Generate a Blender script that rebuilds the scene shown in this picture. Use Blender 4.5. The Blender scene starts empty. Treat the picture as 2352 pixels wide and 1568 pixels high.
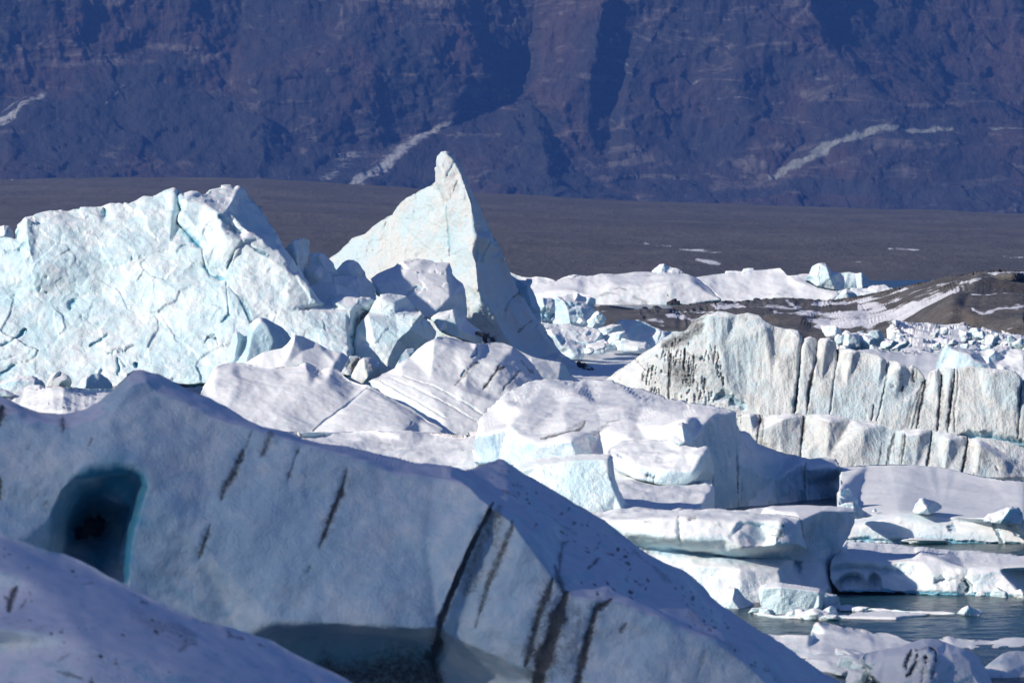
import bpy, math, random
import numpy as np
from mathutils.geometry import delaunay_2d_cdt
from mathutils import Vector

# ---------------------------------------------------------------- camera, sky, sun, exposure
SC = bpy.context.scene
COL = SC.collection
CAM_H = 12.0
F = 14942.0                        # focal length in units of a 2352-pixel-wide frame
PITCH = math.atan((784 - 500) / F)
cam_data = bpy.data.cameras.new('camera')
cam = bpy.data.objects.new('camera', cam_data)
COL.objects.link(cam)
cam.location = (0, 0, CAM_H)
cam.rotation_euler = (math.pi / 2 - PITCH, 0, 0)
cam_data.sensor_width = 36
cam_data.lens = 36 * F / 2352
cam_data.clip_start = 1
cam_data.clip_end = 60000
cam_data.dof.use_dof = True
cam_data.dof.focus_distance = 400
cam_data.dof.aperture_fstop = 3.6
SC.camera = cam

SUN_EL = math.radians(22.5)
SHADE_EDGE = 157.0      # how far the unseen cloud's shadow reaches, measured across the sun's course
HAZE_D = 0.00006
HAZE_COL = (.11, .31, 1.0)
SUN_TO_CAM = math.radians(33)       # how far the sun stands on the camera's side of due left
S = Vector((-math.cos(SUN_TO_CAM) * math.cos(SUN_EL), -math.sin(SUN_TO_CAM) * math.cos(SUN_EL), math.sin(SUN_EL)))
world = bpy.data.worlds.new('World')
SC.world = world
world.use_nodes = True
wn = world.node_tree
sky = wn.nodes.new('ShaderNodeTexSky')
sky.sky_type = 'NISHITA'
sky.sun_disc = False
sky.sun_elevation = SUN_EL
sky.sun_rotation = math.atan2(S.x, S.y)
sky.air_density = 1.0
sky.dust_density = 0.2
sky.ozone_density = 3.0
tint = wn.nodes.new('ShaderNodeMix'); tint.data_type = 'RGBA'; tint.blend_type = 'MULTIPLY'; tint.inputs[0].default_value = 1
tint.inputs[7].default_value = (.84, .96, 1.40, 1)
wn.links.new(sky.outputs[0], tint.inputs[6]); wn.links.new(tint.outputs[2], wn.nodes['Background'].inputs[0])
wn.nodes['Background'].inputs[1].default_value = 0.058
sun_data = bpy.data.lights.new('sun', 'SUN')
sun_data.energy = 5.0
sun_data.angle = math.radians(0.5)
sun_data.color = (1.0, 0.94, 0.84)
sun = bpy.data.objects.new('sun', sun_data)
COL.objects.link(sun)
sun.rotation_euler = (-S).to_track_quat('-Z', 'Y').to_euler()
SC.view_settings.view_transform = 'Standard'
SC.view_settings.look = 'None'
SC.view_settings.gamma = 1.0
SC.view_settings.exposure = 0.13
SC.cycles.max_bounces = 6
SC.cycles.volume_bounces = 0
SC.cycles.use_denoising = True

# ---------------------------------------------------------------- noise in numpy
RNG = np.random.RandomState(7)
PERM = RNG.permutation(256).astype(np.int64)
PERM = np.concatenate([PERM, PERM, PERM])
G3 = RNG.normal(size=(256, 3)); G3 /= np.linalg.norm(G3, axis=1)[:, None]
C3 = RNG.rand(256, 3)
T3 = RNG.normal(size=(256, 3))
O1 = RNG.rand(256)

def hsh(i):
    a = PERM[(i[:, 0] & 255)]
    a = PERM[a + (i[:, 1] & 255)]
    return PERM[a + (i[:, 2] & 255)]

def perlin(p):
    i = np.floor(p).astype(np.int64); f = p - i
    u = f * f * f * (f * (f * 6 - 15) + 10)
    r = np.zeros(len(p))
    for dx in (0, 1):
        wx = u[:, 0] if dx else 1 - u[:, 0]
        for dy in (0, 1):
            wy = u[:, 1] if dy else 1 - u[:, 1]
            for dz in (0, 1):
                wz = u[:, 2] if dz else 1 - u[:, 2]
                o = np.array((dx, dy, dz))
                r += wx * wy * wz * np.einsum('ij,ij->i', G3[hsh(i + o)], f - o)
    return r * 1.5

def fbm(p, octv=4, gain=0.5, ridged=False):
    r = np.zeros(len(p)); a = 1.0; q = p + 13.7
    for k in range(octv):
        n = perlin(q)
        r += a * ((1 - 2 * np.abs(n)) - 0.5 if ridged else n)
        a *= gain; q = q * 2.03 + 5.1
    return r

def facet(p, tilt=0.7):
    """chipped surface: every cell of a voronoi diagram is its own tilted plane"""
    i = np.floor(p).astype(np.int64)
    best = np.full(len(p), 1e9); val = np.zeros(len(p))
    for dx in (-1, 0, 1):
        for dy in (-1, 0, 1):
            for dz in (-1, 0, 1):
                j = i + np.array((dx, dy, dz)); h = hsh(j)
                d = p - (j + C3[h])
                dd = np.einsum('ij,ij->i', d, d)
                m = dd < best
                v = (O1[h] - 0.5) + tilt * np.einsum('ij,ij->i', T3[h], d)
                best = np.where(m, dd, best); val = np.where(m, v, val)
    return val

# ---------------------------------------------------------------- picture frames used while measuring the photograph
FR = {0: (1, 0, 0), 1: (.3907, 0, 306.25), 2: (.3907, 673.75, 306.25), 3: (.4296, 1347.5, 551.25), 4: (.4922, 0, 796.25),
      5: (.4922, 796.25, 796.25), 6: (.3359, 1592.5, 1041.25), 7: (.5, 0, 0), 8: (.5, 1176, 0),
      9: (.2148, 1102.5, 520.6), 10: (.3125, 428.75, 643.1), 11: (.20833, 1862, 673.75), 12: (.13021, 0, 826.9), 13: (.24479, 1776.25, 1378.1)}
CP, SP = math.cos(PITCH), math.sin(PITCH)

def ray(px, py):
    """world direction of a sight line, scaled so that its y is 1"""
    u = (px - 1176) / F; v = (784 - py) / F
    y = CP + v * SP; z = -SP + v * CP
    return u / y, z / y

def Zr(py, z):
    """distance at which a sight line meets height z"""
    return (z - CAM_H) / ray(0, py)[1]

def conv(pts, fr, D0, k=1.0):
    """(x, y, d) -> frame x, frame y, distance; d = ('z', h) puts the point at height h"""
    s, ox, oy = FR[fr]
    out = []
    for p in pts:
        x, y = p[0] * s + ox, p[1] * s + oy
        d = p[2] if len(p) > 2 else 0
        out.append((x, y, Zr(y, d[1]) if isinstance(d, tuple) else D0 + d * k))
    return out

def z(h): return ('z', h)

# ---------------------------------------------------------------- materials
def new_mat(name):
    m = bpy.data.materials.new(name); m.use_nodes = True
    return m, m.node_tree, m.node_tree.nodes['Principled BSDF']

class NT:
    def __init__(s, nt): s.nt = nt
    def n(s, t, **kw):
        nd = s.nt.nodes.new(t)
        for k, v in kw.items(): setattr(nd, k, v)
        return nd
    def link(s, a, b): s.nt.links.new(a, b)
    def noise(s, vec, scale, detail=4, rough=.5, dist=0):
        nd = s.n('ShaderNodeTexNoise'); nd.inputs['Scale'].default_value = scale; nd.inputs['Detail'].default_value = detail
        nd.inputs['Roughness'].default_value = rough; nd.inputs['Distortion'].default_value = dist
        s.link(vec, nd.inputs['Vector']); return nd.outputs['Fac']
    def remap(s, v, a, b, c=0, d=1):
        nd = s.n('ShaderNodeMapRange'); nd.interpolation_type = 'SMOOTHSTEP'
        s.link(v, nd.inputs[0])
        for k, x in zip((1, 2, 3, 4), (a, b, c, d)): nd.inputs[k].default_value = x
        return nd.outputs[0]
    def math(s, op, a, b=None, clamp=False):
        nd = s.n('ShaderNodeMath', operation=op, use_clamp=clamp)
        for k, x in enumerate((a, b)):
            if x is None: continue
            if isinstance(x, (int, float)): nd.inputs[k].default_value = x
            else: s.link(x, nd.inputs[k])
        return nd.outputs[0]
    def mix(s, f, a, b):
        nd = s.n('ShaderNodeMix', data_type='RGBA')
        if isinstance(f, (int, float)): nd.inputs[0].default_value = f
        else: s.link(f, nd.inputs[0])
        for k, x in ((6, a), (7, b)):
            if isinstance(x, tuple): nd.inputs[k].default_value = x + (1,)
            else: s.link(x, nd.inputs[k])
        return nd.outputs[2]
    def attr(s, name):
        nd = s.n('ShaderNodeAttribute', attribute_name=name); return nd.outputs['Fac']
    def pos(s, scale=(1, 1, 1), rot=(0, 0, 0)):
        g = s.n('ShaderNodeNewGeometry'); mp = s.n('ShaderNodeMapping'); s.link(g.outputs['Position'], mp.inputs[0])
        mp.inputs['Scale'].default_value = scale; mp.inputs['Rotation'].default_value = rot
        return mp.outputs[0]
    def nz(s):
        g = s.n('ShaderNodeNewGeometry'); x = s.n('ShaderNodeSeparateXYZ'); s.link(g.outputs['Normal'], x.inputs[0]); return x.outputs[2]
    def bump(s, h, strength, dist, normal=None):
        b = s.n('ShaderNodeBump'); b.inputs['Strength'].default_value = strength; b.inputs['Distance'].default_value = dist
        s.link(h, b.inputs['Height'])
        if normal: s.link(normal, b.inputs['Normal'])
        return b.outputs[0]

ICE = {}
def ice_mat(name, white=(.80, .86, .88), cyan=(.48, .74, .83), cy=(.42, .66), snow=(.87, .87, .87), snow_z=(.45, .75), grain=1.0,
            dirtcol=(.035, .034, .036), haze_dirt=0.0, sss=.2, rough=.42, flute=False, fsc=1.0, flute_bump=.6):
    m, nt, b = new_mat(name); t = NT(nt)
    P = t.pos()
    big = t.noise(P, .22 * fsc, 3, .6, .6)
    mid = t.noise(P, 1.5 * fsc, 5, .62, .4)
    fine = t.noise(P, 9.0 * fsc, 4, .65)
    if flute:
        Pf = t.pos((1, 1, .07)); fl = t.noise(Pf, 2.2 * fsc, 4, .6)
    vary = t.math('ADD', t.math('MULTIPLY', big, .55), t.math('MULTIPLY', mid, .45))
    col = t.mix(t.remap(vary, cy[0], cy[1], 1, 0), white, cyan)
    # thin grime over the ice
    gr = t.remap(t.noise(P, .6 * fsc, 6, .7, .8), .5, .78)
    col = t.mix(t.math('MULTIPLY', gr, .22 + haze_dirt), col, (.42, .40, .38))
    if flute:
        col = t.mix(t.math('MULTIPLY', t.remap(fl, .5, .72), .35 + haze_dirt), col, (.30, .29, .28))
    # snow lies where the surface faces up
    sf = t.remap(t.math('ADD', t.nz(), t.math('MULTIPLY', t.math('SUBTRACT', mid, .5), .55)), snow_z[0], snow_z[1])
    sf = t.math('MAXIMUM', sf, t.attr('snow'))
    scol = t.mix(t.remap(t.noise(P, 2.6 * fsc, 6, .7), .38, .7), snow, tuple(c * .92 for c in snow))
    col = t.mix(sf, col, scol)
    # blue ice of fractures; light through crevices, cave shade and waterline glow painted too
    bl = t.attr('blue')
    col = t.mix(t.math('MULTIPLY', bl, 1, clamp=True), col, (.06, .37, .53))
    # sediment bands; also shade painted into the cave hole and the undercut
    dn = t.noise(P, 5 * fsc, 6, .8, .6)
    da = t.attr('dirt')
    dd = t.remap(t.math('ADD', da, t.math('MULTIPLY', t.math('SUBTRACT', dn, .5), 1.6)), .04, .92)
    dd = t.math('MULTIPLY', dd, t.remap(da, .02, .25))
    col = t.mix(t.math('MULTIPLY', dd, .93), col, dirtcol)
    t.link(col, b.inputs['Base Color'])
    r = t.mix(sf, (rough,) * 3, (.85,) * 3)
    t.link(t.math('ADD', r, t.math('MULTIPLY', t.math('SUBTRACT', fine, .5), .3)), b.inputs['Roughness'])
    b.inputs['IOR'].default_value = 1.31
    b.inputs['Subsurface Weight'].default_value = sss
    b.inputs['Subsurface Radius'].default_value = (.12, .5, .75)
    b.inputs['Subsurface Scale'].default_value = .5
    calm = t.math('SUBTRACT', 1, t.math('MULTIPLY', sf, .85))
    rip = t.noise(t.pos((.5, 1.6, 1)), 1.1 * fsc, 5, .6, .5)
    n1 = t.bump(t.math('MULTIPLY', mid, calm), .38 * grain, .30 / fsc)
    n2 = t.bump(t.math('MULTIPLY', fine, calm), .6 * grain, .10 / fsc, n1)
    n2 = t.bump(t.noise(P, 30 * fsc, 2, .6), .5 * grain, .025 / fsc, n2)
    n2 = t.bump(t.math('MULTIPLY', rip, sf), .35, .12 / fsc, n2)
    if flute: n2 = t.bump(t.math('MULTIPLY', fl, calm), flute_bump, .3 / fsc, n2)
    t.link(n2, b.inputs['Normal'])
    ICE[name] = m
    return m

# ---------------------------------------------------------------- mesh building
def link_mesh(name, V, Fc, mat, attrs=None, parent=None, smooth=True, normals=None):
    me = bpy.data.meshes.new(name)
    V = np.asarray(V, dtype=np.float32); Fc = np.asarray(Fc, dtype=np.int32)
    k = Fc.shape[1]
    me.vertices.add(len(V)); me.vertices.foreach_set('co', V.ravel())
    me.loops.add(Fc.size); me.loops.foreach_set('vertex_index', Fc.ravel())
    me.polygons.add(len(Fc)); me.polygons.foreach_set('loop_start', np.arange(0, Fc.size, k, dtype=np.int32))
    me.polygons.foreach_set('loop_total', np.full(len(Fc), k, dtype=np.int32))
    me.polygons.foreach_set('use_smooth', np.full(len(Fc), smooth, dtype=bool))
    me.update(calc_edges=True)
    for an, av in (attrs or {}).items():
        a = me.attributes.new(an, 'FLOAT', 'POINT'); a.data.foreach_set('value', np.asarray(av, dtype=np.float32))
    me.materials.append(mat)
    if normals is not None: me.normals_split_custom_set_from_vertices(normals.tolist())
    o = bpy.data.objects.new(name, me); COL.objects.link(o)
    if parent: o.parent = parent
    return o

def tag(o, label=None, cat=None, group=None, kind=None):
    if label: o['label'] = label
    if cat: o['category'] = cat
    if group: o['group'] = group
    if kind: o['kind'] = kind
    return o

def vnormals(V, Q):
    a = V[Q[:, 2]] - V[Q[:, 0]]; b = V[Q[:, 3]] - V[Q[:, 1]]
    n = np.cross(a, b)
    N = np.zeros_like(V)
    for k in range(4):
        for c in range(3): N[:, c] += np.bincount(Q[:, k], n[:, c], len(V))
    N /= np.maximum(np.linalg.norm(N, axis=1), 1e-9)[:, None]
    return N

def displace(V, Q, disp, w=None):
    for d in disp or ():
        kind, sc, amp = d[0], d[1], d[2]
        st = np.array(d[3] if len(d) > 3 else (1, 1, 1), dtype=float)
        if len(d) > 4:                                   # rotate the pattern in the x-z plane
            a = math.radians(d[4]); R = np.array(((math.cos(a), 0, math.sin(a)), (0, 1, 0), (-math.sin(a), 0, math.cos(a))))
            q = V @ R.T
        else: q = V
        q = q * st / sc
        if kind == 'fbm': h = fbm(q, 4)
        elif kind == 'ridge': h = fbm(q, 4, .5, True)
        elif kind == 'facet':
            q = q + .18 * np.stack([perlin(q * 1.7 + 31), perlin(q * 1.7 + 57), perlin(q * 1.7 + 83)], 1)
            h = facet(q)
        elif kind == 'pit':                               # scattered melt hollows
            h = -np.maximum(0, perlin(q) - .28) * 2.5
        if sc < 1.5 and kind != 'pit' and len(V) > 4000: h = h * np.clip(1.3 - 1.25 * np.abs(vnormals(V, Q)[:, 2]), .12, 1)
        if kind == 'ridge' and st[2] < .6: h = h * np.clip(1.25 - 1.6 * np.abs(vnormals(V, Q)[:, 2]), .08, 1)
        V = V + vnormals(V, Q) * (h * amp)[:, None]
    return V

def seg_dist(P, pts):
    """distance of points to a polyline and the place along it, 0..1"""
    best = np.full(len(P), 1e9); tt = np.zeros(len(P))
    A = np.array([(p[0], p[1]) for p in pts], dtype=float)
    L = np.concatenate([[0], np.cumsum(np.linalg.norm(np.diff(A, axis=0), axis=1))]); tot = max(L[-1], 1e-6)
    for k in range(len(A) - 1):
        a, d = A[k], A[k + 1] - A[k]; l2 = max((d * d).sum(), 1e-9)
        t = np.clip(((P - a) @ d) / l2, 0, 1)
        e = P - a - t[:, None] * d
        dd = np.sqrt((e * e).sum(1))
        m = dd < best
        best = np.where(m, dd, best); tt = np.where(m, (L[k] + t * (L[k + 1] - L[k])) / tot, tt)
    return best, tt

def inside(P, poly):
    x, y = P[:, 0], P[:, 1]; r = np.zeros(len(P), bool)
    n = len(poly)
    for k in range(n):
        x1, y1 = poly[k][:2]; x2, y2 = poly[(k + 1) % n][:2]
        if y1 == y2: continue
        c = ((y1 > y) != (y2 > y)) & (x < (x2 - x1) * (y - y1) / (y2 - y1) + x1)
        r ^= c
    return r

def relief(name, fr, D0, outline, ridges=(), strokes=(), mat=None, step=3.0, soft=2, T=6.0, back='lens', disp=None,
           parent=None, label=None, cat='iceberg', group=None, kind=None, jag=1.0, backw=None, k=1.0, halo=None, parts=()):
    kd = k
    """a closed body: the side one sees is triangulated from surveyed points, the far side closes behind it"""
    out = conv(outline, fr, D0, kd)
    # break the straight runs of the outline a little
    rr = random.Random(name + str(int(D0)) + str(len(outline)))
    poly = []
    for k in range(len(out)):
        a, b = out[k], out[(k + 1) % len(out)]
        L = math.hypot(b[0] - a[0], b[1] - a[1]); n = max(1, int(L / 14))
        for i in range(n):
            t = i / n; j = jag * (0 if i == 0 else rr.uniform(-1, 1) * 1.3)
            nx, ny = -(b[1] - a[1]) / max(L, 1e-6), (b[0] - a[0]) / max(L, 1e-6)
            poly.append((a[0] + (b[0] - a[0]) * t + nx * j, a[1] + (b[1] - a[1]) * t + ny * j, a[2] + (b[2] - a[2]) * t))
    verts = [(p[0], p[1]) for p in poly]; dep = [p[2] for p in poly]
    edges = [(k, (k + 1) % len(poly)) for k in range(len(poly))]
    for rg in ridges:
        c = conv(rg, fr, D0, kd); b0 = len(verts)
        for k, p in enumerate(c):
            verts.append((p[0], p[1])); dep.append(p[2])
            if k: edges.append((b0 + k - 1, b0 + k))
    res = delaunay_2d_cdt([Vector(v) for v in verts], edges, [], 0, 1e-4, True)
    ov, of_, orig = res[0], res[2], res[3]
    VA = np.array(verts); DA = np.array(dep)
    od = []
    for k, v in enumerate(ov):
        if orig[k]: od.append(np.mean([dep[i] for i in orig[k]]))
        else:
            w = 1 / (((VA - np.array((v.x, v.y))) ** 2).sum(1) + 1e-3); i = np.argsort(-w)[:2]
            od.append((w[i] * DA[i]).sum() / w[i].sum())
    ov = np.array([(v.x, v.y) for v in ov]); od = np.array(od)
    x0, y0 = ov.min(0) - step; x1, y1 = ov.max(0) + step
    nx, ny = int((x1 - x0) / step) + 2, int((y1 - y0) / step) + 2
    gx, gy = np.meshgrid(x0 + np.arange(nx) * step, y0 + np.arange(ny) * step)
    Y = np.full(gx.shape, np.nan)
    for f in of_:
        a, b, c = (ov[i] for i in f); da, db, dc = (od[i] for i in f)
        den = (b[0] - a[0]) * (c[1] - a[1]) - (c[0] - a[0]) * (b[1] - a[1])
        if abs(den) < 1e-6: continue
        i0 = max(0, int((min(a[0], b[0], c[0]) - x0) / step) - 1); i1 = min(nx, int((max(a[0], b[0], c[0]) - x0) / step) + 2)
        j0 = max(0, int((min(a[1], b[1], c[1]) - y0) / step) - 1); j1 = min(ny, int((max(a[1], b[1], c[1]) - y0) / step) + 2)
        X, Z = gx[j0:j1, i0:i1], gy[j0:j1, i0:i1]
        s = ((X - a[0]) * (c[1] - a[1]) - (c[0] - a[0]) * (Z - a[1])) / den
        t = ((b[0] - a[0]) * (Z - a[1]) - (X - a[0]) * (b[1] - a[1])) / den
        m = (s >= -1e-3) & (t >= -1e-3) & (s + t <= 1.001)
        sub = Y[j0:j1, i0:i1]; sub[m] = (da + s * (db - da) + t * (dc - da))[m]
    P = np.stack([gx.ravel(), gy.ravel()], 1)
    ins = inside(P, poly).reshape(gx.shape)
    near, _ = seg_dist(P, poly + [poly[0]])
    near = near.reshape(gx.shape)
    ok = (ins | (near < step * .45)) & ~np.isnan(Y)
    # fill gaps of the triangulation that lie inside
    Yf = np.where(np.isnan(Y), 0, Y); W = (~np.isnan(Y)).astype(float)
    for _ in range(6):
        bad = (W == 0)
        if not (bad & (ins | (near < step))).any(): break
        s_, w_ = np.zeros_like(Yf), np.zeros_like(W)
        for dj, di in ((0, 1), (0, -1), (1, 0), (-1, 0)):
            s_ += np.roll(np.roll(Yf * W, dj, 0), di, 1); w_ += np.roll(np.roll(W, dj, 0), di, 1)
        g = bad & (w_ > 0); Yf[g] = (s_ / np.maximum(w_, 1e-9))[g]; W[g] = 1
    Y = Yf; ok = (ins | (near < step * .45)) & (W > 0)
    okf = ok.astype(float)
    for _ in range(soft):
        s_, w_ = Y * okf * 2, okf * 2
        for dj, di in ((0, 1), (0, -1), (1, 0), (-1, 0)):
            s_ += np.roll(np.roll(Y * okf, dj, 0), di, 1); w_ += np.roll(np.roll(okf, dj, 0), di, 1)
        Y = np.where(ok, s_ / np.maximum(w_, 1e-9), Y)
    cell = ok[:-1, :-1] & ok[1:, :-1] & ok[:-1, 1:] & ok[1:, 1:]
    used = np.zeros_like(ok)
    used[:-1, :-1] |= cell; used[1:, :-1] |= cell; used[:-1, 1:] |= cell; used[1:, 1:] |= cell
    cnt = np.zeros(ok.shape, int)
    cnt[:-1, :-1] += cell; cnt[1:, :-1] += cell; cnt[:-1, 1:] += cell; cnt[1:, 1:] += cell
    bnd = used & (cnt < 4)
    idx = np.full(ok.shape, -1); idx[used] = np.arange(used.sum())
    PX, PY = gx[used].copy(), gy[used].copy(); D = Y[used].copy(); B = bnd[used]
    # pull the border onto the outline
    Q2 = np.stack([PX[B], PY[B]], 1); best = np.full(len(Q2), 1e9); tgt = Q2.copy()
    for k in range(len(poly)):
        a = np.array(poly[k][:2]); d = np.array(poly[(k + 1) % len(poly)][:2]) - a
        t = np.clip(((Q2 - a) @ d) / max((d * d).sum(), 1e-9), 0, 1); q = a + t[:, None] * d
        dd = ((Q2 - q) ** 2).sum(1); m = dd < best; best = np.where(m, dd, best); tgt[m] = q[m]
    mv = best < (step * 1.6) ** 2
    Q2[mv] = tgt[mv]; PX[B], PY[B] = Q2[:, 0], Q2[:, 1]
    N = len(PX); PP = np.stack([PX, PY], 1); fs = FR[fr][0]
    dirt, blue, snow = np.zeros(N), np.zeros(N), np.zeros(N)
    if halo:
        strokes = list(strokes) + [('dirt', s[1], s[2] * halo[0], 0, (s[4] if len(s) > 4 else 1) * halo[1]) for s in strokes if s[0] == 'dirt' and s[3] > 0]
    for s in strokes:
        k, pts, wd, dp = s[0], conv(s[1], fr, 0), s[2] * fs, s[3]
        st = s[4] if len(s) > 4 else 1.0
        lo = np.min([p[:2] for p in pts], 0) - wd * 3; hi = np.max([p[:2] for p in pts], 0) + wd * 3
        m = np.where(((PP > lo) & (PP < hi)).all(1))[0]
        if not len(m): continue
        q = PP[m] + (np.stack([perlin(np.stack([PP[m, 0] / 11, PP[m, 1] / 11, np.full(len(m), 3.3)], 1)),
                               perlin(np.stack([PP[m, 0] / 11, PP[m, 1] / 11, np.full(len(m), 8.3)], 1))], 1) * min(4, wd * .55 + .4) * jag)
        d, t = seg_dist(q, pts)
        tap = np.clip(np.minimum(t, 1 - t) * 6 + .35, 0, 1) if len(pts) > 1 and s[1][0] != s[1][-1] else 1.0
        if len(pts) > 1: tap = tap * (.95 + .75 * perlin(np.stack([t * max(2, len(pts) * 1.7), t * 0 + wd, t * 0 + pts[0][0] * .37], 1)))
        w = np.exp(-(d / np.maximum(wd * tap, .2)) ** 2)
        D[m] += w * dp * (.35 if k == 'dirt' and dp < 1 else .6 if k == 'crack' else 1)
        if k == 'crack': blue[m] = np.maximum(blue[m], w * st)
        elif k == 'dirt': dirt[m] = np.maximum(dirt[m], w * st)
        elif k == 'snow': snow[m] = np.maximum(snow[m], w * st)
    rx, rz = ray(PX, PY)
    V = np.stack([rx * D, D, CAM_H + rz * D], 1)
    j, i = np.where(cell)
    Qf = np.stack([idx[j, i], idx[j + 1, i], idx[j + 1, i + 1], idx[j, i + 1]], 1)
    edge_d = near[used]
    ext = backw or max(20, .25 * min(x1 - x0, y1 - y0))
    if back == 'none':
        VV, QQ = V, Qf
        A = dict(dirt=dirt, blue=blue, snow=snow)
    else:
        if back == 'lens':
            inn = ~B; bi = np.full(N, -1); bi[inn] = N + np.arange(inn.sum()); bi[B] = np.where(B)[0]
            g = np.sqrt(np.clip(edge_d[inn] / ext, 0, 1))
            D2 = D[inn] + T * g
            Vb = np.stack([rx[inn] * D[inn], D2, V[inn, 2] - .10 * T * g], 1)
            Ab = inn
        else:                                             # straight down to below the waterline
            bi = N + np.arange(N); Vb = V.copy(); Vb[:, 2] = np.minimum(V[:, 2] - .3, -1.0 if back == 'down' else float(back))
            Ab = np.ones(N, bool)
        Qb = bi[Qf][:, ::-1]
        VV = np.concatenate([V, Vb]); QQ = np.concatenate([Qf, Qb])
        if back != 'lens':
            e = np.concatenate([Qf[:, [0, 1]], Qf[:, [1, 2]], Qf[:, [2, 3]], Qf[:, [3, 0]]])
            key = e[:, 0].astype(np.int64) * N + e[:, 1]; rev = e[:, 1].astype(np.int64) * N + e[:, 0]
            be = e[~np.isin(key, rev)]
            QQ = np.concatenate([QQ, np.stack([be[:, 1], be[:, 0], bi[be[:, 0]], bi[be[:, 1]]], 1)])
        A = {k: np.concatenate([v, v[Ab]]) for k, v in (('dirt', dirt), ('blue', blue), ('snow', snow))}
        bad = (QQ[:, 0] == QQ[:, 1]) | (QQ[:, 1] == QQ[:, 2]) | (QQ[:, 2] == QQ[:, 3]) | (QQ[:, 3] == QQ[:, 0])
        # faces of the back sheet whose four corners are all border corners would double the front
        if back == 'lens':
            bb = B[Qf].all(1); keep = np.ones(len(QQ), bool); keep[len(Qf):][bb] = False; bad |= ~keep
        QQ = QQ[~bad]
    VV = displace(VV, QQ, disp, np.clip(1 - .85 * A['dirt'], .12, 1) if name == 'mountain' else None)
    if not parts:
        o = link_mesh(name, VV, QQ, mat, A, parent)
        if not parent: tag(o, label, cat, group, kind)
        return o
    # the berg is an Empty at its foot; its body and the pieces with a look of their own are its parts
    root = bpy.data.objects.new(name, None); COL.objects.link(root); tag(root, label, cat, group, kind)
    base = np.array((VV[:, 0].mean(), VV[:, 1].mean(), 0.0)); root.location = base
    NN = vnormals(VV, QQ); nf = len(Qf); own = np.zeros(len(QQ), int)
    for pi, (pn, pp) in enumerate(parts):
        iv = inside(PP, [q[:2] for q in conv([(x, y) for x, y in pp], fr, 0)])
        fi = np.zeros(len(QQ), bool); fr_ = (QQ < N).all(1); fi[fr_] = iv[QQ[fr_]].sum(1) >= 2
        own[fi & (own == 0)] = pi + 1
    for pi, pn in enumerate(['ice_body'] + [p[0] for p in parts]):
        q = QQ[own == pi]
        if not len(q): continue
        u, inv = np.unique(q, return_inverse=True)
        link_mesh(pn, VV[u] - base, inv.reshape(q.shape), mat, {k_: v[u] for k_, v in A.items()}, root, normals=NN[u])
    return root

def block_mesh(name, size, seed, mat, n=30, planes=11, rnd=.10, rough=.05, cut=.72):
    """a broken block: a ball cut by random planes, its edges worn"""
    rs = np.random.RandomState(seed)
    lin = np.linspace(-1, 1, n + 1)
    VS, QS, off = [], [], 0
    for ax in range(3):
        for sg in (-1, 1):
            a, b = np.meshgrid(lin, lin); c = np.full_like(a, sg)
            p = [None] * 3; p[ax] = c; p[(ax + 1) % 3] = a; p[(ax + 2) % 3] = b
            VS.append(np.stack([q.ravel() for q in p], 1))
            i, j = np.meshgrid(np.arange(n), np.arange(n)); k = (j * (n + 1) + i).ravel() + off
            q = np.stack([k, k + 1, k + n + 2, k + n + 1], 1)
            QS.append(q if sg > 0 else q[:, ::-1]); off += (n + 1) ** 2
    V = np.concatenate(VS); Q = np.concatenate(QS)
    key = np.round(V * 1e4).astype(np.int64); _, first, inv = np.unique(key, axis=0, return_index=True, return_inverse=True)
    V = V[first]; Q = inv.reshape(-1)[Q]
    d = V / np.linalg.norm(V, axis=1)[:, None]
    nn = rs.normal(size=(planes, 3)); nn /= np.linalg.norm(nn, axis=1)[:, None]
    nn = np.concatenate([nn, [[0, 0, 1], [0, 0, -1], [1, 0, 0], [-1, 0, 0], [0, 1, 0], [0, -1, 0]]])
    h = np.concatenate([rs.uniform(cut, 1.0, planes), rs.uniform(.75, 1, 6)])
    c = d @ nn.T
    r = np.where(c > .02, h / np.maximum(c, .02), 50)
    k = 1 / max(rnd, .02)
    r = -np.log(np.exp(-k * 2 * np.minimum(r, 6)).sum(1)) / (k * 2)
    V = d * r[:, None]
    V = V * np.array(size)
    s = min(size)
    V = displace(V, Q, (('fbm', s * .9, s * rough), ('facet', s * .45, s * rough * .5)))
    zero = np.zeros(len(V))
    me_o = link_mesh(name, V, Q, mat, dict(dirt=zero, blue=zero, snow=zero))
    return me_o

def place_px(o, px, py, D, rot=0.0):
    """stand an object's base centre at a surveyed point"""
    rx, rz = ray(px, py)
    o.location = (rx * D, D, CAM_H + rz * D); o.rotation_euler = (0, 0, rot)
    return o

# ---------------------------------------------------------------- ice materials
ice_mat('glacier_ice_bright', white=(.84, .89, .885), cyan=(.66, .83, .865), cy=(.40, .60), snow_z=(.80, 1.0), grain=1.0)
ice_mat('pinnacle_ice', white=(.70, .71, .69), cyan=(.60, .73, .765), cy=(.40, .58), snow_z=(.80, 1.0), grain=1.5)
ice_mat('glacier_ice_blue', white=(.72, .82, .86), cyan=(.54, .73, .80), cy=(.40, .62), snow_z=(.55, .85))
ice_mat('glacier_ice_grey', flute_bump=.38, white=(.70, .71, .69), cyan=(.58, .68, .71), cy=(.40, .56), snow_z=(.55, .85), haze_dirt=.18, flute=True, grain=1.0)
ice_mat('snowy_ice', white=(.82, .87, .88), cyan=(.66, .81, .85), cy=(.44, .62), snow_z=(.30, .60))
ice_mat('snow_crust', white=(.84, .86, .89), cyan=(.66, .80, .86), snow_z=(.15, .45), grain=1.2)
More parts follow.
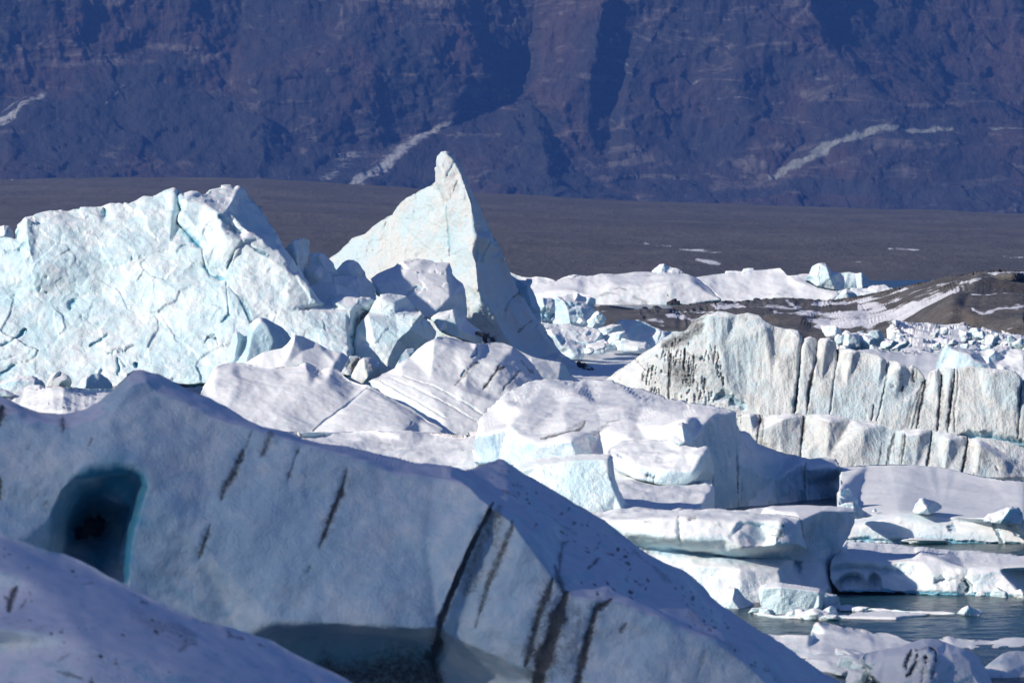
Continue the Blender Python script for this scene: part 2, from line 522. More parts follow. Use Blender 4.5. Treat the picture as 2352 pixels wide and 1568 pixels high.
ice_mat('shore_ice', white=(.78, .83, .84), cyan=(.52, .68, .77), cy=(.40, .62), snow=(.80, .78, .84), snow_z=(.74, .90), grain=.8, haze_dirt=.05, fsc=1.6)
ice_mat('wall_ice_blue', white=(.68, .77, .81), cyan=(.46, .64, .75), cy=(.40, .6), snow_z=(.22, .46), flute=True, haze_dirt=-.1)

# ---------------------------------------------------------------- rock, gravel, water, cloud materials
def rock_mat():
    m, nt, b = new_mat('mountain_rock'); t = NT(nt)
    P = t.pos(); big = t.noise(P, .008, 6, .62, .5)
    col = t.mix(t.remap(big, .4, .62), (.022, .023, .030), (.058, .038, .036))
    st = t.noise(t.pos((.25, .25, 1), (0, .12, 0)), .05, 7, .68, 1.2)
    col = t.mix(t.math('MULTIPLY', t.remap(st, .52, .64), .7), col, (.15, .13, .118))
    vs = t.noise(t.pos((1, 1, .16)), .06, 6, .7, .8)
    col = t.mix(t.math('MULTIPLY', t.remap(vs, .52, .7), .75), col, (.010, .011, .015))
    sp = t.noise(P, .22, 5, .75)
    col = t.mix(t.math('MULTIPLY', t.remap(sp, .57, .74), .6), col, (.10, .085, .08))
    # scree
    ta = t.attr('dirt')
    tn = t.noise(P, .05, 6, .7)
    scree = t.mix(t.remap(tn, .35, .7), (.024, .026, .032), (.036, .036, .041))
    col = t.mix(t.remap(t.math('ADD', ta, t.math('MULTIPLY', t.math('SUBTRACT', tn, .5), .5)), .4, .65), col, scree)
    la = t.attr('blue')
    ln = t.noise(t.pos((1, 1, .4)), .09, 6, .75, .6)
    col = t.mix(t.math('MULTIPLY', t.remap(t.math('ADD', la, t.math('MULTIPLY', t.math('SUBTRACT', ln, .5), 1.5)), .4, .8), t.remap(la, .03, .3)), col, (.25, .26, .235))
    sa = t.attr('snow')
    col = t.mix(t.math('MULTIPLY', t.remap(t.math('ADD', sa, t.math('MULTIPLY', t.math('SUBTRACT', t.noise(t.pos((.35, 1, 1), (0, .6, 0)), .12, 6, .8, .4), .5), 1.6)), .45, .8), t.remap(sa, .05, .3)), col, (.36, .36, .36))
    t.link(col, b.inputs['Base Color']); b.inputs['Roughness'].default_value = .95
    n = t.bump(vs, .9, 7); n = t.bump(st, .7, 5, n); n = t.bump(sp, .9, 2.0, n)
    t.link(n, b.inputs['Normal']); return m

def gravel_mat(name, c1, c2, sc, snow=True, far=False):
    m, nt, b = new_mat(name); t = NT(nt)
    P = t.pos(); a = t.noise(t.pos((1, .35, 1) if far else (1, 1, 1)), sc, 7, .7, .3)
    col = t.mix(t.remap(a, .38, .64), c1, c2)
    br = t.noise(P, sc * .35, 4, .6, 1.0)
    col = t.mix(t.math('MULTIPLY', t.remap(br, .52, .66), .7), col, (.105, .075, .050) if not far else (.10, .085, .075))
    fine = t.noise(P, sc * 12, 4, .8)
    col = t.mix(t.math('MULTIPLY', t.remap(fine, .58, .72), .35 if far else .6), col, tuple(min(1, c * 2.4) for c in c2))
    if far:
        stk = t.noise(t.pos((.12, .6, 1)), .012, 5, .6, .6)
        col = t.mix(t.math('MULTIPLY', t.remap(stk, .46, .66), .45), col, (.050, .048, .055))
    if snow:
        sa = t.attr('snow')
        n = t.noise(t.pos((.35, .35, 1), (0, .2, 0)), sc * 2.2, 7, .78, .5) if not far else t.noise(t.pos((.5, .12, 1)), .16, 7, .8, .5)
        f = t.remap(t.math('ADD', sa, t.math('MULTIPLY', t.math('SUBTRACT', n, .5), 2.4)), .42, .62)
        col = t.mix(t.math('MULTIPLY', f, t.remap(sa, .04, .22)), col, (.80, .79, .83))
    t.link(col, b.inputs['Base Color']); b.inputs['Roughness'].default_value = .95
    nn = t.bump(a, .4 if far else .8, .8 / (sc * 4)); nn = t.bump(fine, .8, .3 / (sc * 12), nn)
    t.link(nn, b.inputs['Normal']); return m

def water_mat():
    m, nt, b = new_mat('lagoon_water'); t = NT(nt)
    b.inputs['Base Color'].default_value = (.006, .048, .062, 1)
    b.inputs['Roughness'].default_value = .15; b.inputs['IOR'].default_value = 1.33; b.inputs['Specular IOR Level'].default_value = .25
    w = t.noise(t.pos((1, .55, 1), (0, 0, .3)), 2.2, 5, .65, .6); w2 = t.noise(t.pos((1, .6, 1), (0, 0, .5)), 9, 4, .6, .3)
    n = t.bump(w, 1.0, .25); n = t.bump(w2, 1.0, .06, n)
    t.link(n, b.inputs['Normal']); return m

def plain_mat(name, col, rough=.9):
    m, nt, b = new_mat(name); t = NT(nt)
    a = t.noise(t.pos(), .01, 5, .6)
    t.link(t.mix(a, tuple(c * .9 for c in col), col), b.inputs['Base Color']); b.inputs['Roughness'].default_value = rough
    return m

M_ROCK = rock_mat()
M_PLAIN = gravel_mat('moraine_plain_gravel', (.080, .074, .078), (.118, .108, .107), .03, far=True)
M_MOR = gravel_mat('moraine_gravel', (.075, .070, .066), (.14, .128, .118), .12)
M_WATER = water_mat()
M_HILL = plain_mat('hill_gravel', (.08, .075, .07))
M_SHADE_CLOUD = plain_mat('shade_cloud_white', (.85, .85, .87))
_n = M_SHADE_CLOUD.node_tree; _t = _n.nodes.new('ShaderNodeBsdfTransparent'); _m = _n.nodes.new('ShaderNodeMixShader'); _m.inputs[0].default_value = .62
_n.links.new(_t.outputs[0], _m.inputs[1]); _n.links.new(_n.nodes['Principled BSDF'].outputs[0], _m.inputs[2]); _n.links.new(_m.outputs[0], _n.nodes['Material Output'].inputs[0])

# ---------------------------------------------------------------- setting: lagoon, moraine plain, mountain
def sheet(name, X, Yv, Z, mat, attrs=None):
    ny, nx = X.shape
    V = np.stack([X.ravel(), Yv.ravel(), Z.ravel()], 1)
    j, i = np.meshgrid(np.arange(ny - 1), np.arange(nx - 1), indexing='ij'); k = (j * nx + i).ravel()
    Q = np.stack([k, k + 1, k + nx + 1, k + nx], 1)
    return tag(link_mesh(name, V, Q, mat, attrs), kind='structure')

xs = np.concatenate([[-4000, -1000, -200, -60], np.arange(-6, 36, .16), [80, 200, 1000, 4000]])
ys = np.concatenate([[-500, 0, 80, 130], np.arange(165, 262, .10), [300, 400, 600, 900, 1400, 1900]])
X, Yg = np.meshgrid(xs, ys)
WP = np.stack([X.ravel(), Yg.ravel(), X.ravel() * 0], 1)
fin = ((X > -6.1) & (X < 36) & (Yg > 164) & (Yg < 262)).ravel()
Zw = np.zeros(X.size)
Zw[fin] = fbm(WP[fin] * (.8, 1.0, 1) / 1.3, 3) * .030 + perlin(WP[fin] / .42) * .008
sheet('water', X, Yg, Zw.reshape(X.shape), M_WATER)

# moraine plain: rises from the far shore to a long crest, then falls away to the mountain's foot
u = np.concatenate([[-8, -5, -3, -2, -1.5], np.linspace(-1.15, 1.15, 620), [1.5, 2, 3, 5, 8]])
yv = np.concatenate([1150 * (3300 / 1150) ** np.linspace(0, 1, 330), np.linspace(3340, 9000, 24)])
U, Yg = np.meshgrid(u, yv)
X = U * Yg * (1176 / F)
P_ = U * 1176 + 1176
row_c = np.interp(P_, [-9000, 0, 300, 600, 1000, 1400, 2000, 2352, 11000], [418, 414, 409, 414, 440, 462, 481, 492, 500])
zc = CAM_H - (row_c - 500) * 3000 / F
tt = np.clip((Yg - 1150) / (3000 - 1150), 0, 1)
prof = tt ** 1.15
Zg = -.6 + (zc + .6) * np.where(Yg <= 3000, prof, 1 - .55 * np.clip((Yg - 3000) / 1500, 0, 1)) 
pp = np.stack([X.ravel(), Yg.ravel(), X.ravel() * 0], 1)
hum = fbm(pp * (.25, 1, 1) / 110, 5, .55, True).reshape(X.shape) * 1.5 + fbm(pp / 22, 4).reshape(X.shape) * .55
Zg = Zg + hum * np.clip((Yg - 1150) / 300, 0, 1) * .8
sn = np.zeros(X.shape)
rowz = 500 - (Zg - CAM_H) * F / Yg
PXY = np.stack([P_.ravel(), rowz.ravel()], 1)
for pts, w in (([(1480, 560), (1540, 567)], 5), ([(1560, 572), (1640, 580), (1680, 590)], 6), ([(1600, 595), (1655, 605)], 5), ([(2040, 572), (2110, 574)], 4),
               ([(1930, 600), (1990, 603)], 3), ([(-20, 408), (30, 412)], 3), ([(2300, 588), (2350, 590)], 3)):
    d, _ = seg_dist(PXY, pts); sn = np.maximum(sn, np.exp(-(d / w) ** 2).reshape(X.shape) * .5)
sheet('moraine_plain', X, Yg, Zg, M_PLAIN, dict(snow=sn.ravel()))

relief('mountain', 0, 6000,
    [(-1150, 560, -260), (-1150, 240, 40), (-1150, -300, 170), (-700, -320, 80), (-260, -320, 120), (200, -330, 100), (430, -340, 120), (850, -340, 110), (1230, -340, 150), (1500, -340, 95), (1850, -340, 80),
     (2150, -340, 190), (2650, -340, 230), (3000, -330, 90), (3500, -320, 200), (3500, 250, 40), (3500, 560, -300), (2650, 560, -320), (1500, 560, -320), (600, 560, -320)],
    ridges=[[(-1150, 430, -220), (-600, 420, -240), (-100, 414, -250)], [(-700, -100, 0), (-720, 200, -90)], [(-420, 0, 60), (-400, 220, -20)], [(2900, 0, -10), (2880, 280, -110)], [(2500, 492, -290), (3100, 496, -270), (3500, 498, -260)], [(1240, 0, 80), (1215, 120, 60), (1190, 230, 10)], [(1215, 235, 0), (1120, 330, -120), (1050, 450, -230)], [(1215, 235, 0), (1250, 330, -150), (1270, 450, -280)],
        [(1225, 240, 0), (1330, 350, -110), (1400, 410, -170), (1490, 462, -230)],
        [(640, 0, 40), (600, 100, 0), (575, 180, -60), (600, 250, -75), (690, 322, -85), (760, 338, -90), (840, 335, -80), (1000, 300, -40), (1180, 240, 10)],
        [(850, 0, -20), (860, 150, -60), (850, 330, -85)], [(700, 20, 10), (740, 150, -70), (700, 320, -90)], [(1050, 0, 0), (1080, 150, -30), (1060, 270, -20)], [(560, 0, 60), (540, 100, 20), (520, 190, -10)],
        [(0, 240, -70), (60, 200, -60), (130, 150, -40), (250, 130, -15), (380, 100, 5), (520, 190, -10)], [(0, 0, -30), (130, 0, -30), (240, 20, 0), (330, 0, 10), (420, 0, 10), (500, 60, 20)],
        [(0, 412, -260), (300, 412, -240), (600, 416, -240), (850, 430, -250), (1050, 450, -240), (1270, 460, -280), (1490, 466, -230), (1700, 475, -260), (2000, 484, -290), (2352, 492, -290)],
        [(1340, 345, -100), (1290, 262, -90), (1238, 200, -60), (1245, 80, 0), (1270, 0, 30)], [(1390, 0, -30), (1360, 150, -80), (1350, 300, -95)],
        [(1500, 0, -5), (1430, 130, -35), (1412, 220, -50), (1400, 330, -85), (1398, 370, -90)],
        [(1530, 20, -10), (1450, 150, -60), (1430, 260, -100), (1425, 380, -140), (1490, 455, -215)],
        [(1700, 0, -30), (1700, 200, -90), (1690, 420, -190)], [(1850, -20, 0), (1900, 120, -60), (2010, 200, -90), (2150, 270, -110), (2352, 285, -110)],
        [(1960, 0, 75), (2080, 100, 60), (2200, 180, 50), (2352, 240, 20)], [(2200, 0, 130), (2352, 60, 120)],
        [(1770, 405, -190), (1850, 368, -180), (1920, 332, -165), (2060, 300, -150), (2190, 294, -150), (2352, 295, -150)],
        [(1120, 330, -130), (1000, 300, -45)], [(800, 430, -240), (1030, 285, -60)], [(230, 240, -90), (520, 190, 0)], [(1600, 100, -30), (1560, 300, -90)], [(1830, 250, -100), (1850, 330, -130)]],
    strokes=[('snow', [(-40, 310), (40, 255), (105, 203)], 14, 0, .75), ('snow', [(-10, 275), (70, 205)], 7, 0, .6), ('snow', [(240, 240), (268, 212), (285, 188)], 5, 0, .7),
        ('snow', [(800, 430), (900, 365), (1030, 280)], 15, 0, .85), ('snow', [(840, 385), (960, 310)], 16, 0, .5), ('snow', [(740, 425), (790, 370), (850, 335)], 28, 0, .55), ('snow', [(1150, 445), (1170, 395)], 12, 0, .36), ('snow', [(650, 415), (665, 400)], 6, 0, .5),
        ('crack', [(1770, 408), (1850, 372), (1920, 335), (2000, 312), (2080, 298)], 15, 0, .8), ('crack', [(2080, 298), (2190, 293)], 9, 0, .8), ('crack', [(2270, 291), (2360, 295)], 6, 0, .8),
        ('crack', [(1500, 400), (1640, 388)], 4, 0, .45), ('crack', [(1640, 100), (1780, 105), (1880, 100)], 4, 0, .45), ('crack', [(1540, 190), (1760, 180), (1960, 175)], 7, 0, .45), ('crack', [(1620, 225), (1850, 232), (1990, 225)], 5, 0, .5),
        ('crack', [(1400, 120), (1440, 150), (1500, 130)], 6, 0, .5), ('crack', [(0, 98), (60, 102), (130, 92)], 6, 0, .5), ('crack', [(10, 60), (110, 50)], 12, 0, .35), ('crack', [(255, 95), (300, 60)], 14, 0, .4), ('crack', [(420, 50), (540, 35)], 9, 0, .45),
        ('crack', [(740, 165), (860, 120)], 5, 0, .45), ('crack', [(1000, 75), (1130, 60)], 6, 0, .4), ('crack', [(660, 60), (665, 180), (700, 300)], 10, 0, .3),
        ('dirt', [(60, 330), (300, 250), (480, 300), (620, 360)], 105, 0, 1.1), ('dirt', [(-200, 380), (0, 330)], 80, 0, 1), ('dirt', [(250, 180), (420, 150)], 32, 0, .8), ('dirt', [(620, 390), (900, 400), (1060, 380)], 42, 0, 1),
        ('dirt', [(1215, 255), (1240, 360), (1260, 440)], 75, 0, 1.1), ('dirt', [(1120, 400), (1400, 440)], 36, 0, 1), ('dirt', [(1500, 470), (1900, 420), (2352, 470)], 26, 0, .7)],
    mat=M_ROCK, k=.62, step=3.2, soft=4, T=700, jag=0, disp=(('fbm', 80, 9), ('ridge', 42, 4.0, (1, 1, .50), 8), ('facet', 30, 2.2, (1, 1, 1.3)), ('ridge', 14, 1.8, (1, 1, .5), 8), ('ridge', 9, .8, (.35, .35, 1.2), -6), ('fbm', 4.5, .7)), kind='structure', cat=None)

# a small unseen cloud, put in to shade the nearest ice
def lumpy(name, c, size, mat, seed, amp=.25, n=60):
    o = block_mesh(name, size, seed, mat, n=n, planes=5, rnd=.5, rough=.02, cut=.85)
    V = np.empty(len(o.data.vertices) * 3, dtype=np.float32); o.data.vertices.foreach_get('co', V); V = V.reshape(-1, 3)
    s = min(size); nn = V / np.maximum(np.linalg.norm(V, axis=1), 1e-6)[:, None]
    V = V + nn * (fbm(V.astype(float) / s * .8 + seed, 4) * s * amp)[:, None]
    o.data.vertices.foreach_set('co', V.astype(np.float32).ravel()); o.data.update()
    o.location = c; return tag(o, kind='structure')
def upstream(px, Yd, h):                                     # the point at height h on the sun's side of a place
    L = h / math.tan(SUN_EL); hd = Vector((S.x, S.y, 0)).normalized()
    return ((px - 1176) / F * Yd + hd.x * L, Yd + hd.y * L, h)
hn = (-math.sin(SUN_TO_CAM), math.cos(SUN_TO_CAM)); hd = (math.cos(SUN_TO_CAM), math.sin(SUN_TO_CAM))
CH = 1000.0; CL = CH / math.tan(SUN_EL); CN, CS = SHADE_EDGE - 52, 45
cl = lumpy('added_shade_cloud', (hn[0] * CN + hd[0] * (CS - CL), hn[1] * CN + hd[1] * (CS - CL), CH), (85, 55, 34), M_SHADE_CLOUD, 3, amp=.12)
cl.rotation_euler = (0, 0, SUN_TO_CAM)

# ---------------------------------------------------------------- ice along the far shore and the gravel island
def W(pts, dx): return [(p[0] + dx,) + tuple(p[1:]) for p in pts]
FARD = (('fbm', 5, 0.262), ('fbm', 1.2, 0.075))

relief('iceberg', 9, 960, [(200, 480, 8), (330, 490, 6), (450, 530, 6), (540, 545, 6), (600, 525, 6), (700, 533, 6), (780, 560, 5), (820, 590, 4), (900, 640, 0), (800, 720, -4), (300, 720, -4)],
    k=0.5, mat=ICE['snowy_ice'], step=2.2, soft=10, T=14, disp=FARD, label='low smooth white mound of distant snowy ice, just right of the pointed berg')
relief('iceberg', 9, 945, [(820, 575, 0), (900, 545, 1), (950, 530, 1), (1000, 510, 2), (1060, 520, 2), (1120, 518, 2), (1180, 545, 1), (1150, 610, -2), (900, 620, -3)],
    ridges=[[(1010, 515, 1), (980, 560, -2), (960, 610, -3)]], k=0.5, mat=ICE['snowy_ice'], step=1.8, soft=1, T=5, disp=(('facet', 1.6, 0.126), ('fbm', .8, 0.09)), label='small jagged white ice crest showing above the left end of the long far snowy berg')
relief('tabular_iceberg', 3, 900, [(-300, 262, 12), (-200, 225, 16), (-100, 205, 18), (0, 198, 20), (100, 180, 22), (200, 172, 24), (330, 165, 26), (450, 170, 24), (540, 180, 20), (585, 205, 16), (640, 245, 10), (690, 295, 5), (722, 322, 2),
        (600, 338, 0), (450, 358, -2), (200, 376, -3), (50, 380, -3), (-60, 372, -2), (-200, 372, 0), (-300, 330, 3)],
    ridges=[[(-300, 290, 4), (-180, 262, 3), (-60, 262, 2), (0, 288, 0), (60, 268, 1), (140, 243, 2), (300, 240, 2), (450, 214, 3), (560, 214, 4), (600, 240, 3)], [(560, 214, 4), (640, 270, 3), (715, 320, 1)], [(200, 368, -3), (450, 345, -2)]],
    strokes=[('dirt', [(60, 300), (120, 285), (170, 292)], 9, 0, .45), ('dirt', [(145, 265), (175, 258), (215, 270)], 6, 0, .6), ('dirt', [(250, 300), (330, 345)], 16, 0, .42), ('dirt', [(150, 330), (300, 355)], 14, 0, .36), ('dirt', [(430, 290), (440, 300)], 5, 0, .7), ('dirt', [(200, 262), (320, 262), (450, 235)], 3, 0, .35)],
    k=0.5, mat=ICE['snowy_ice'], step=2.0, soft=6, T=30, disp=FARD, parts=[('ice_face', [(-310, 290), (-180, 262), (-60, 262), (0, 288), (60, 268), (140, 243), (300, 240), (450, 214), (560, 214), (640, 270), (730, 330), (450, 370), (-310, 400)])], label='long flat topped berg with speckled dirt on its yellowish face, behind the dark gravel bank')
relief('ice_block', 3, 925, [(343, 172, 0), (370, 150, 0), (390, 131, 1), (420, 125, 1), (440, 140, 1), (490, 155, 1), (524, 176, 1), (470, 190, -1), (390, 190, -1)],
    ridges=[[(412, 130, -.5), (408, 175, -1.5)]], strokes=[('crack', [(410, 140), (408, 178)], 5, .3, .6)], k=0.5, mat=ICE['snowy_ice'], step=1.7, soft=1, T=4, disp=(('facet', 1.5, 0.105), ('fbm', .8, 0.075)), label='small pale block with a blue crack, perched on the long flat topped far berg', cat='ice block')
relief('tabular_iceberg', 3, 935, [(575, 200, 12), (640, 190, 14), (700, 185, 16), (850, 175, 18), (950, 160, 20), (1035, 150, 20), (1050, 162, 18), (1075, 190, 15), (1120, 187, 15), (1190, 180, 15), (1230, 215, 10), (1330, 270, 5), (1348, 300, 2), (1310, 325, 0),
        (1050, 312, 0), (900, 324, 0), (780, 332, 0), (720, 328, 1), (640, 260, 6)],
    ridges=[[(1035, 152, 18), (1100, 210, 8), (1230, 250, 5), (1340, 296, 1)], [(780, 300, 4), (950, 290, 4), (1100, 295, 3)], [(1100, 240, 8), (1000, 300, 2)]],
    strokes=[('dirt', [(1030, 285), (1010, 300)], 3, 0, .6), ('dirt', [(940, 295), (1060, 290)], 3, 0, .35)], k=0.5, mat=ICE['snow_crust'], step=2.0, soft=10, T=25, disp=FARD,
    label='wide sloping snow covered berg between the speckled far berg and the upright blue white block')
relief('ice_block', 3, 960, [(735, 178, 0), (750, 165, 0), (790, 168, 0), (830, 168, 0), (840, 153, 0), (890, 150, 0), (900, 172, 0), (860, 185, -1), (740, 185, -1)], k=0.5, mat=ICE['snowy_ice'], step=1.6, soft=1, T=3, disp=(('facet', 1.2, 0.105),),
    label='tiny ragged ice lump peeping over the wide sloping snow covered far berg', cat='ice block')
relief('iceberg', 3, 905, [(1165, 216, 4), (1184, 180, 3), (1200, 140, 2), (1240, 120, 2), (1275, 117, 2), (1290, 140, 2), (1310, 165, 3), (1400, 170, 3), (1440, 180, 3), (1470, 178, 3), (1500, 200, 6), (1535, 246, 9), (1480, 264, 4), (1330, 268, 0), (1230, 244, 0), (1190, 218, 2)],
    ridges=[[(1184, 182, 1), (1225, 215, 0), (1235, 242, -.5)], [(1245, 124, .5), (1250, 180, 0), (1250, 235, -.5)], [(1285, 145, 0), (1300, 200, -1)], [(1468, 182, 0), (1475, 258, 0)]],
    strokes=[('dirt', [(1243, 140), (1242, 185), (1249, 235)], 3, .2, .8), ('dirt', [(1232, 150), (1236, 200)], 2, 0, .5), ('crack', [(1170, 190), (1190, 212)], 12, 0, .5)], k=0.6, mat=ICE['snowy_ice'], step=1.8, soft=1, T=10, disp=(('fbm', 3, 0.188), ('fbm', .8, 0.075)),
    label='upright blue white block with a raised left horn and thin dark seam, far away')
relief('iceberg', 3, 896, [(1330, 270, 2), (1400, 262, 3), (1480, 258, 3), (1530, 245, 4), (1600, 240, 4), (1645, 264, 2), (1560, 285, 0), (1500, 298, 0), (1440, 302, 0), (1380, 290, 1), (1340, 292, 1)], k=0.6, mat=ICE['glacier_ice_blue'], step=1.8, soft=1, T=5,
    disp=(('facet', 1.4, 0.147), ('fbm', .8, 0.112)), label='low rubbly bluish ice apron at the foot of the horned far block')
relief('ice_boulder', 3, 890, [(1318, 326, 2), (1345, 292, 1), (1370, 268, 1), (1390, 259, 1), (1430, 280, 1), (1452, 302, 2), (1400, 318, 0)], ridges=[[(1385, 280, -.5)]], k=0.6, mat=ICE['snowy_ice'], step=1.8, soft=2, T=4, disp=(('fbm', 1.5, 0.112),),
    label='rounded pale ice boulder at the edge of the snowy gravel, below the horned block', cat='ice boulder')

# gravel island with snow patches
relief('moraine_island', 3, 820, [(-40, 372, 30), (60, 370, 30), (250, 371, 30), (440, 362, 28), (600, 341, 26), (700, 326, 24), (740, 321, 24), (790, 331, 26), (900, 320, 20), (1050, 307, 14), (1150, 318, 10), (1250, 330, 6), (1400, 311, -10), (1600, 270, -40), (1750, 235, -70), (1950, 195, -100),
        (2100, 165, -120), (2220, 155, -130), (2338, 166, -135), (2480, 175, -140), (2480, 560, z(1.3)), (2000, 560, z(1.2)), (1600, 620, z(.3)), (1000, 620, z(.3)), (500, 600, z(.4)), (120, 560, z(.4)), (20, 480, z(.4))],
    ridges=[[(60, 385, z(.3)), (250, 385, z(.4)), (440, 375, z(.8))], [(100, 440, z(.9)), (300, 455, z(1.1)), (500, 470, z(1.1)), (700, 440, z(1.4)), (950, 390, z(1.8))], [(700, 360, z(1.6)), (850, 360, z(1.8))],
        [(1030, 425, z(1.8)), (1130, 430, z(1.8)), (1200, 470, z(1.3)), (1320, 485, z(1.2)), (1500, 470, z(1.6)), (1650, 440, z(2.2)), (1800, 370, z(3.6)), (1960, 312, z(4.7)), (2060, 270, z(5.1)), (2200, 225, z(5.6)), (2338, 205, z(5.8))],
        [(1660, 455, z(2.15)), (1750, 410, z(2.95)), (1965, 330, z(4.5)), (2010, 370, z(3.9)), (2070, 400, z(3.6)), (2338, 400, z(3.7))], [(1250, 370, z(1.6)), (1300, 400, z(1.6))], [(1300, 352, z(1.9)), (1500, 380, z(2.0))], [(1600, 330, z(2.8)), (1400, 420, z(1.9))], [(2110, 190, z(6.2)), (2338, 190, z(6.4))]],
    strokes=[('snow', [(640, 350), (800, 347), (950, 360), (1100, 375), (1180, 355)], 11, 0, .8), ('snow', [(1000, 400), (1200, 400), (1400, 410), (1600, 380)], 20, 0, .9), ('snow', [(1180, 440), (1300, 455), (1500, 440), (1680, 405), (1780, 350)], 26, 0, 1),
        ('snow', [(1200, 345), (1400, 330), (1600, 290), (1750, 250)], 11, 0, .85), ('snow', [(1450, 370), (1600, 345), (1800, 280), (1990, 225)], 16, 0, .85), ('snow', [(1700, 390), (1850, 330), (2000, 270), (2100, 245)], 13, 0, .75), ('snow', [(2130, 180), (2200, 185), (2338, 180), (2450, 190)], 12, 0, .85),
        ('snow', [(2080, 225), (2200, 215), (2338, 215)], 5, 0, .55), ('snow', [(2040, 320), (2150, 330), (2280, 310)], 13, 0, .75), ('snow', [(2060, 370), (2120, 395), (2200, 365), (2338, 360)], 11, 0, .75), ('snow', [(2230, 475), (2338, 450)], 9, 0, .5), ('snow', [(420, 420), (560, 440), (640, 435)], 12, 0, .7),
        ('snow', [(300, 440), (420, 455)], 8, 0, .6), ('snow', [(450, 392), (600, 378), (700, 372)], 6, 0, .7), ('snow', [(60, 398), (110, 394)], 4, 0, .7), ('snow', [(960, 345), (1100, 350)], 7, 0, .6), ('snow', [(1060, 325), (1120, 350)], 9, 0, .6), ('snow', [(1900, 300), (1750, 330)], 16, 0, .5)],
    mat=M_MOR, step=1.9, soft=10, T=60, back='down', jag=.4, disp=(('fbm', 24, .8), ('fbm', 9, .22)), kind='structure', cat=None)

# ---------------------------------------------------------------- broken ice in the right middle distance
relief('brash_ice_heap', 11, 545, [(850, 388, 2), (880, 350, 2), (930, 293, 4), (980, 310, 5), (1050, 312, 7), (1150, 325, 9), (1300, 326, 12), (1400, 345, 14), (1500, 345, 14), (1600, 335, 14), (1690, 322, 14), (1745, 362, 12), (1760, 410, 10), (1840, 402, 12), (1900, 393, 12), (2000, 410, 10), (2080, 425, 10), (2110, 405, 10), (2200, 430, 9),
        (2352, 475, 6), (2500, 500, 5), (2500, 720, -20), (1900, 720, -25), (1450, 680, -30), (1200, 650, -32), (1000, 560, -18), (960, 500, -8), (960, 440, -2), (910, 410, 0)],
    ridges=[[(940, 310, 0), (930, 380, -3), (1000, 470, -6)], [(1000, 500, -12), (1300, 560, -18), (1500, 590, -22)], [(1100, 400, 0), (1500, 420, 2), (1800, 470, 0), (2352, 540, -6)], [(1690, 330, 12), (1700, 400, 4), (1800, 440, 4)]],
    k=0.5, mat=ICE['snowy_ice'], step=1.6, soft=1, T=12, back='down', disp=(('facet', 2.6, 0.315), ('facet', 1.1, 0.176), ('fbm', .6, 0.09)), label='broad knobbly heap of broken white ice below the gravel island at the right', cat='ice heap')
relief('brash_ice_heap', 11, 500, [(205, 490, 2), (225, 450, 2), (245, 438, 3), (300, 448, 4), (345, 462, 4), (380, 462, 4), (445, 500, 3), (500, 490, 4), (560, 478, 5), (640, 468, 5), (720, 476, 5), (800, 492, 5), (860, 510, 4), (950, 530, 3), (1000, 560, 1), (1150, 600, -2), (1320, 650, -6), (1330, 680, -10), (900, 720, -14), (400, 700, -10), (250, 620, -4), (230, 540, 0)],
    ridges=[[(330, 480, 0), (280, 545, -2), (430, 600, -4)], [(540, 540, -3), (440, 560, -4), (440, 610, -6)], [(600, 500, 1), (600, 580, -4), (720, 610, -5), (750, 540, -2), (840, 520, 1)], [(870, 570, -3), (800, 620, -6)]],
    k=0.5, mat=ICE['snowy_ice'], step=1.6, soft=1, T=8, back='down', disp=(('facet', 2.2, 0.252), ('facet', .9, 0.084), ('fbm', .5, 0.06)), label='row of angular broken ice just behind the top of the streaked wall', cat='ice heap')
relief('snow_floe', 11, 440, [(250, 640, z(3.0)), (420, 622, z(3.0)), (700, 618, z(3.0)), (1000, 640, z(2.8)), (1300, 655, z(2.7)), (1500, 650, z(2.7)), (1600, 900, z(2.2)), (1300, 980, z(2)), (800, 900, z(2)), (250, 800, z(2))],
    mat=ICE['snow_crust'], step=2.6, soft=10, T=8, back='down', disp=(('fbm', 4, 0.135, (1, .3, 1)), ('fbm', 1, 0.0375, (1, .3, 1))), label='flat strip of snow behind the streaked wall, left of the hollowed berg', cat='snow floe')
relief('iceberg', 11, 395, [(1415, 850, 3), (1440, 780, 3), (1455, 690, 3), (1470, 620, 4), (1495, 570, 5), (1560, 590, 6), (1700, 605, 8), (1800, 598, 9), (1950, 590, 10), (2080, 578, 11), (2200, 600, 11), (2352, 625, 11), (2520, 650, 11), (2520, 980, -2), (1950, 930, -2), (1500, 900, -1)],
    ridges=[[(1500, 580, 3), (1620, 640, 2), (1750, 680, 1), (1800, 740, 0), (1880, 790, -.5)], [(1760, 640, 5), (1830, 640, 6.5), (1880, 680, 6), (1940, 770, 3)], [(2040, 620, 5), (1960, 680, 4), (1950, 780, 1)], [(2040, 640, 5), (2060, 760, 4), (2120, 800, 1)], [(2352, 700, 6), (2200, 780, 3), (2352, 850, 1)]],
    strokes=[('dirt', [(2020, 630), (2120, 640)], 8, .3, .5), ('crack', [(1430, 830), (1480, 700), (1500, 600)], 30, 0, .18)], k=0.3, mat=ICE['glacier_ice_blue'], step=2.0, soft=2, T=14, disp=(('fbm', 2.4, 0.225, (1, 1, .5)), ('facet', 1.0, 0.042), ('fbm', .4, 0.0375)),
    label='pale berg with a pointed left edge and deep shaded hollow, behind the streaked wall')
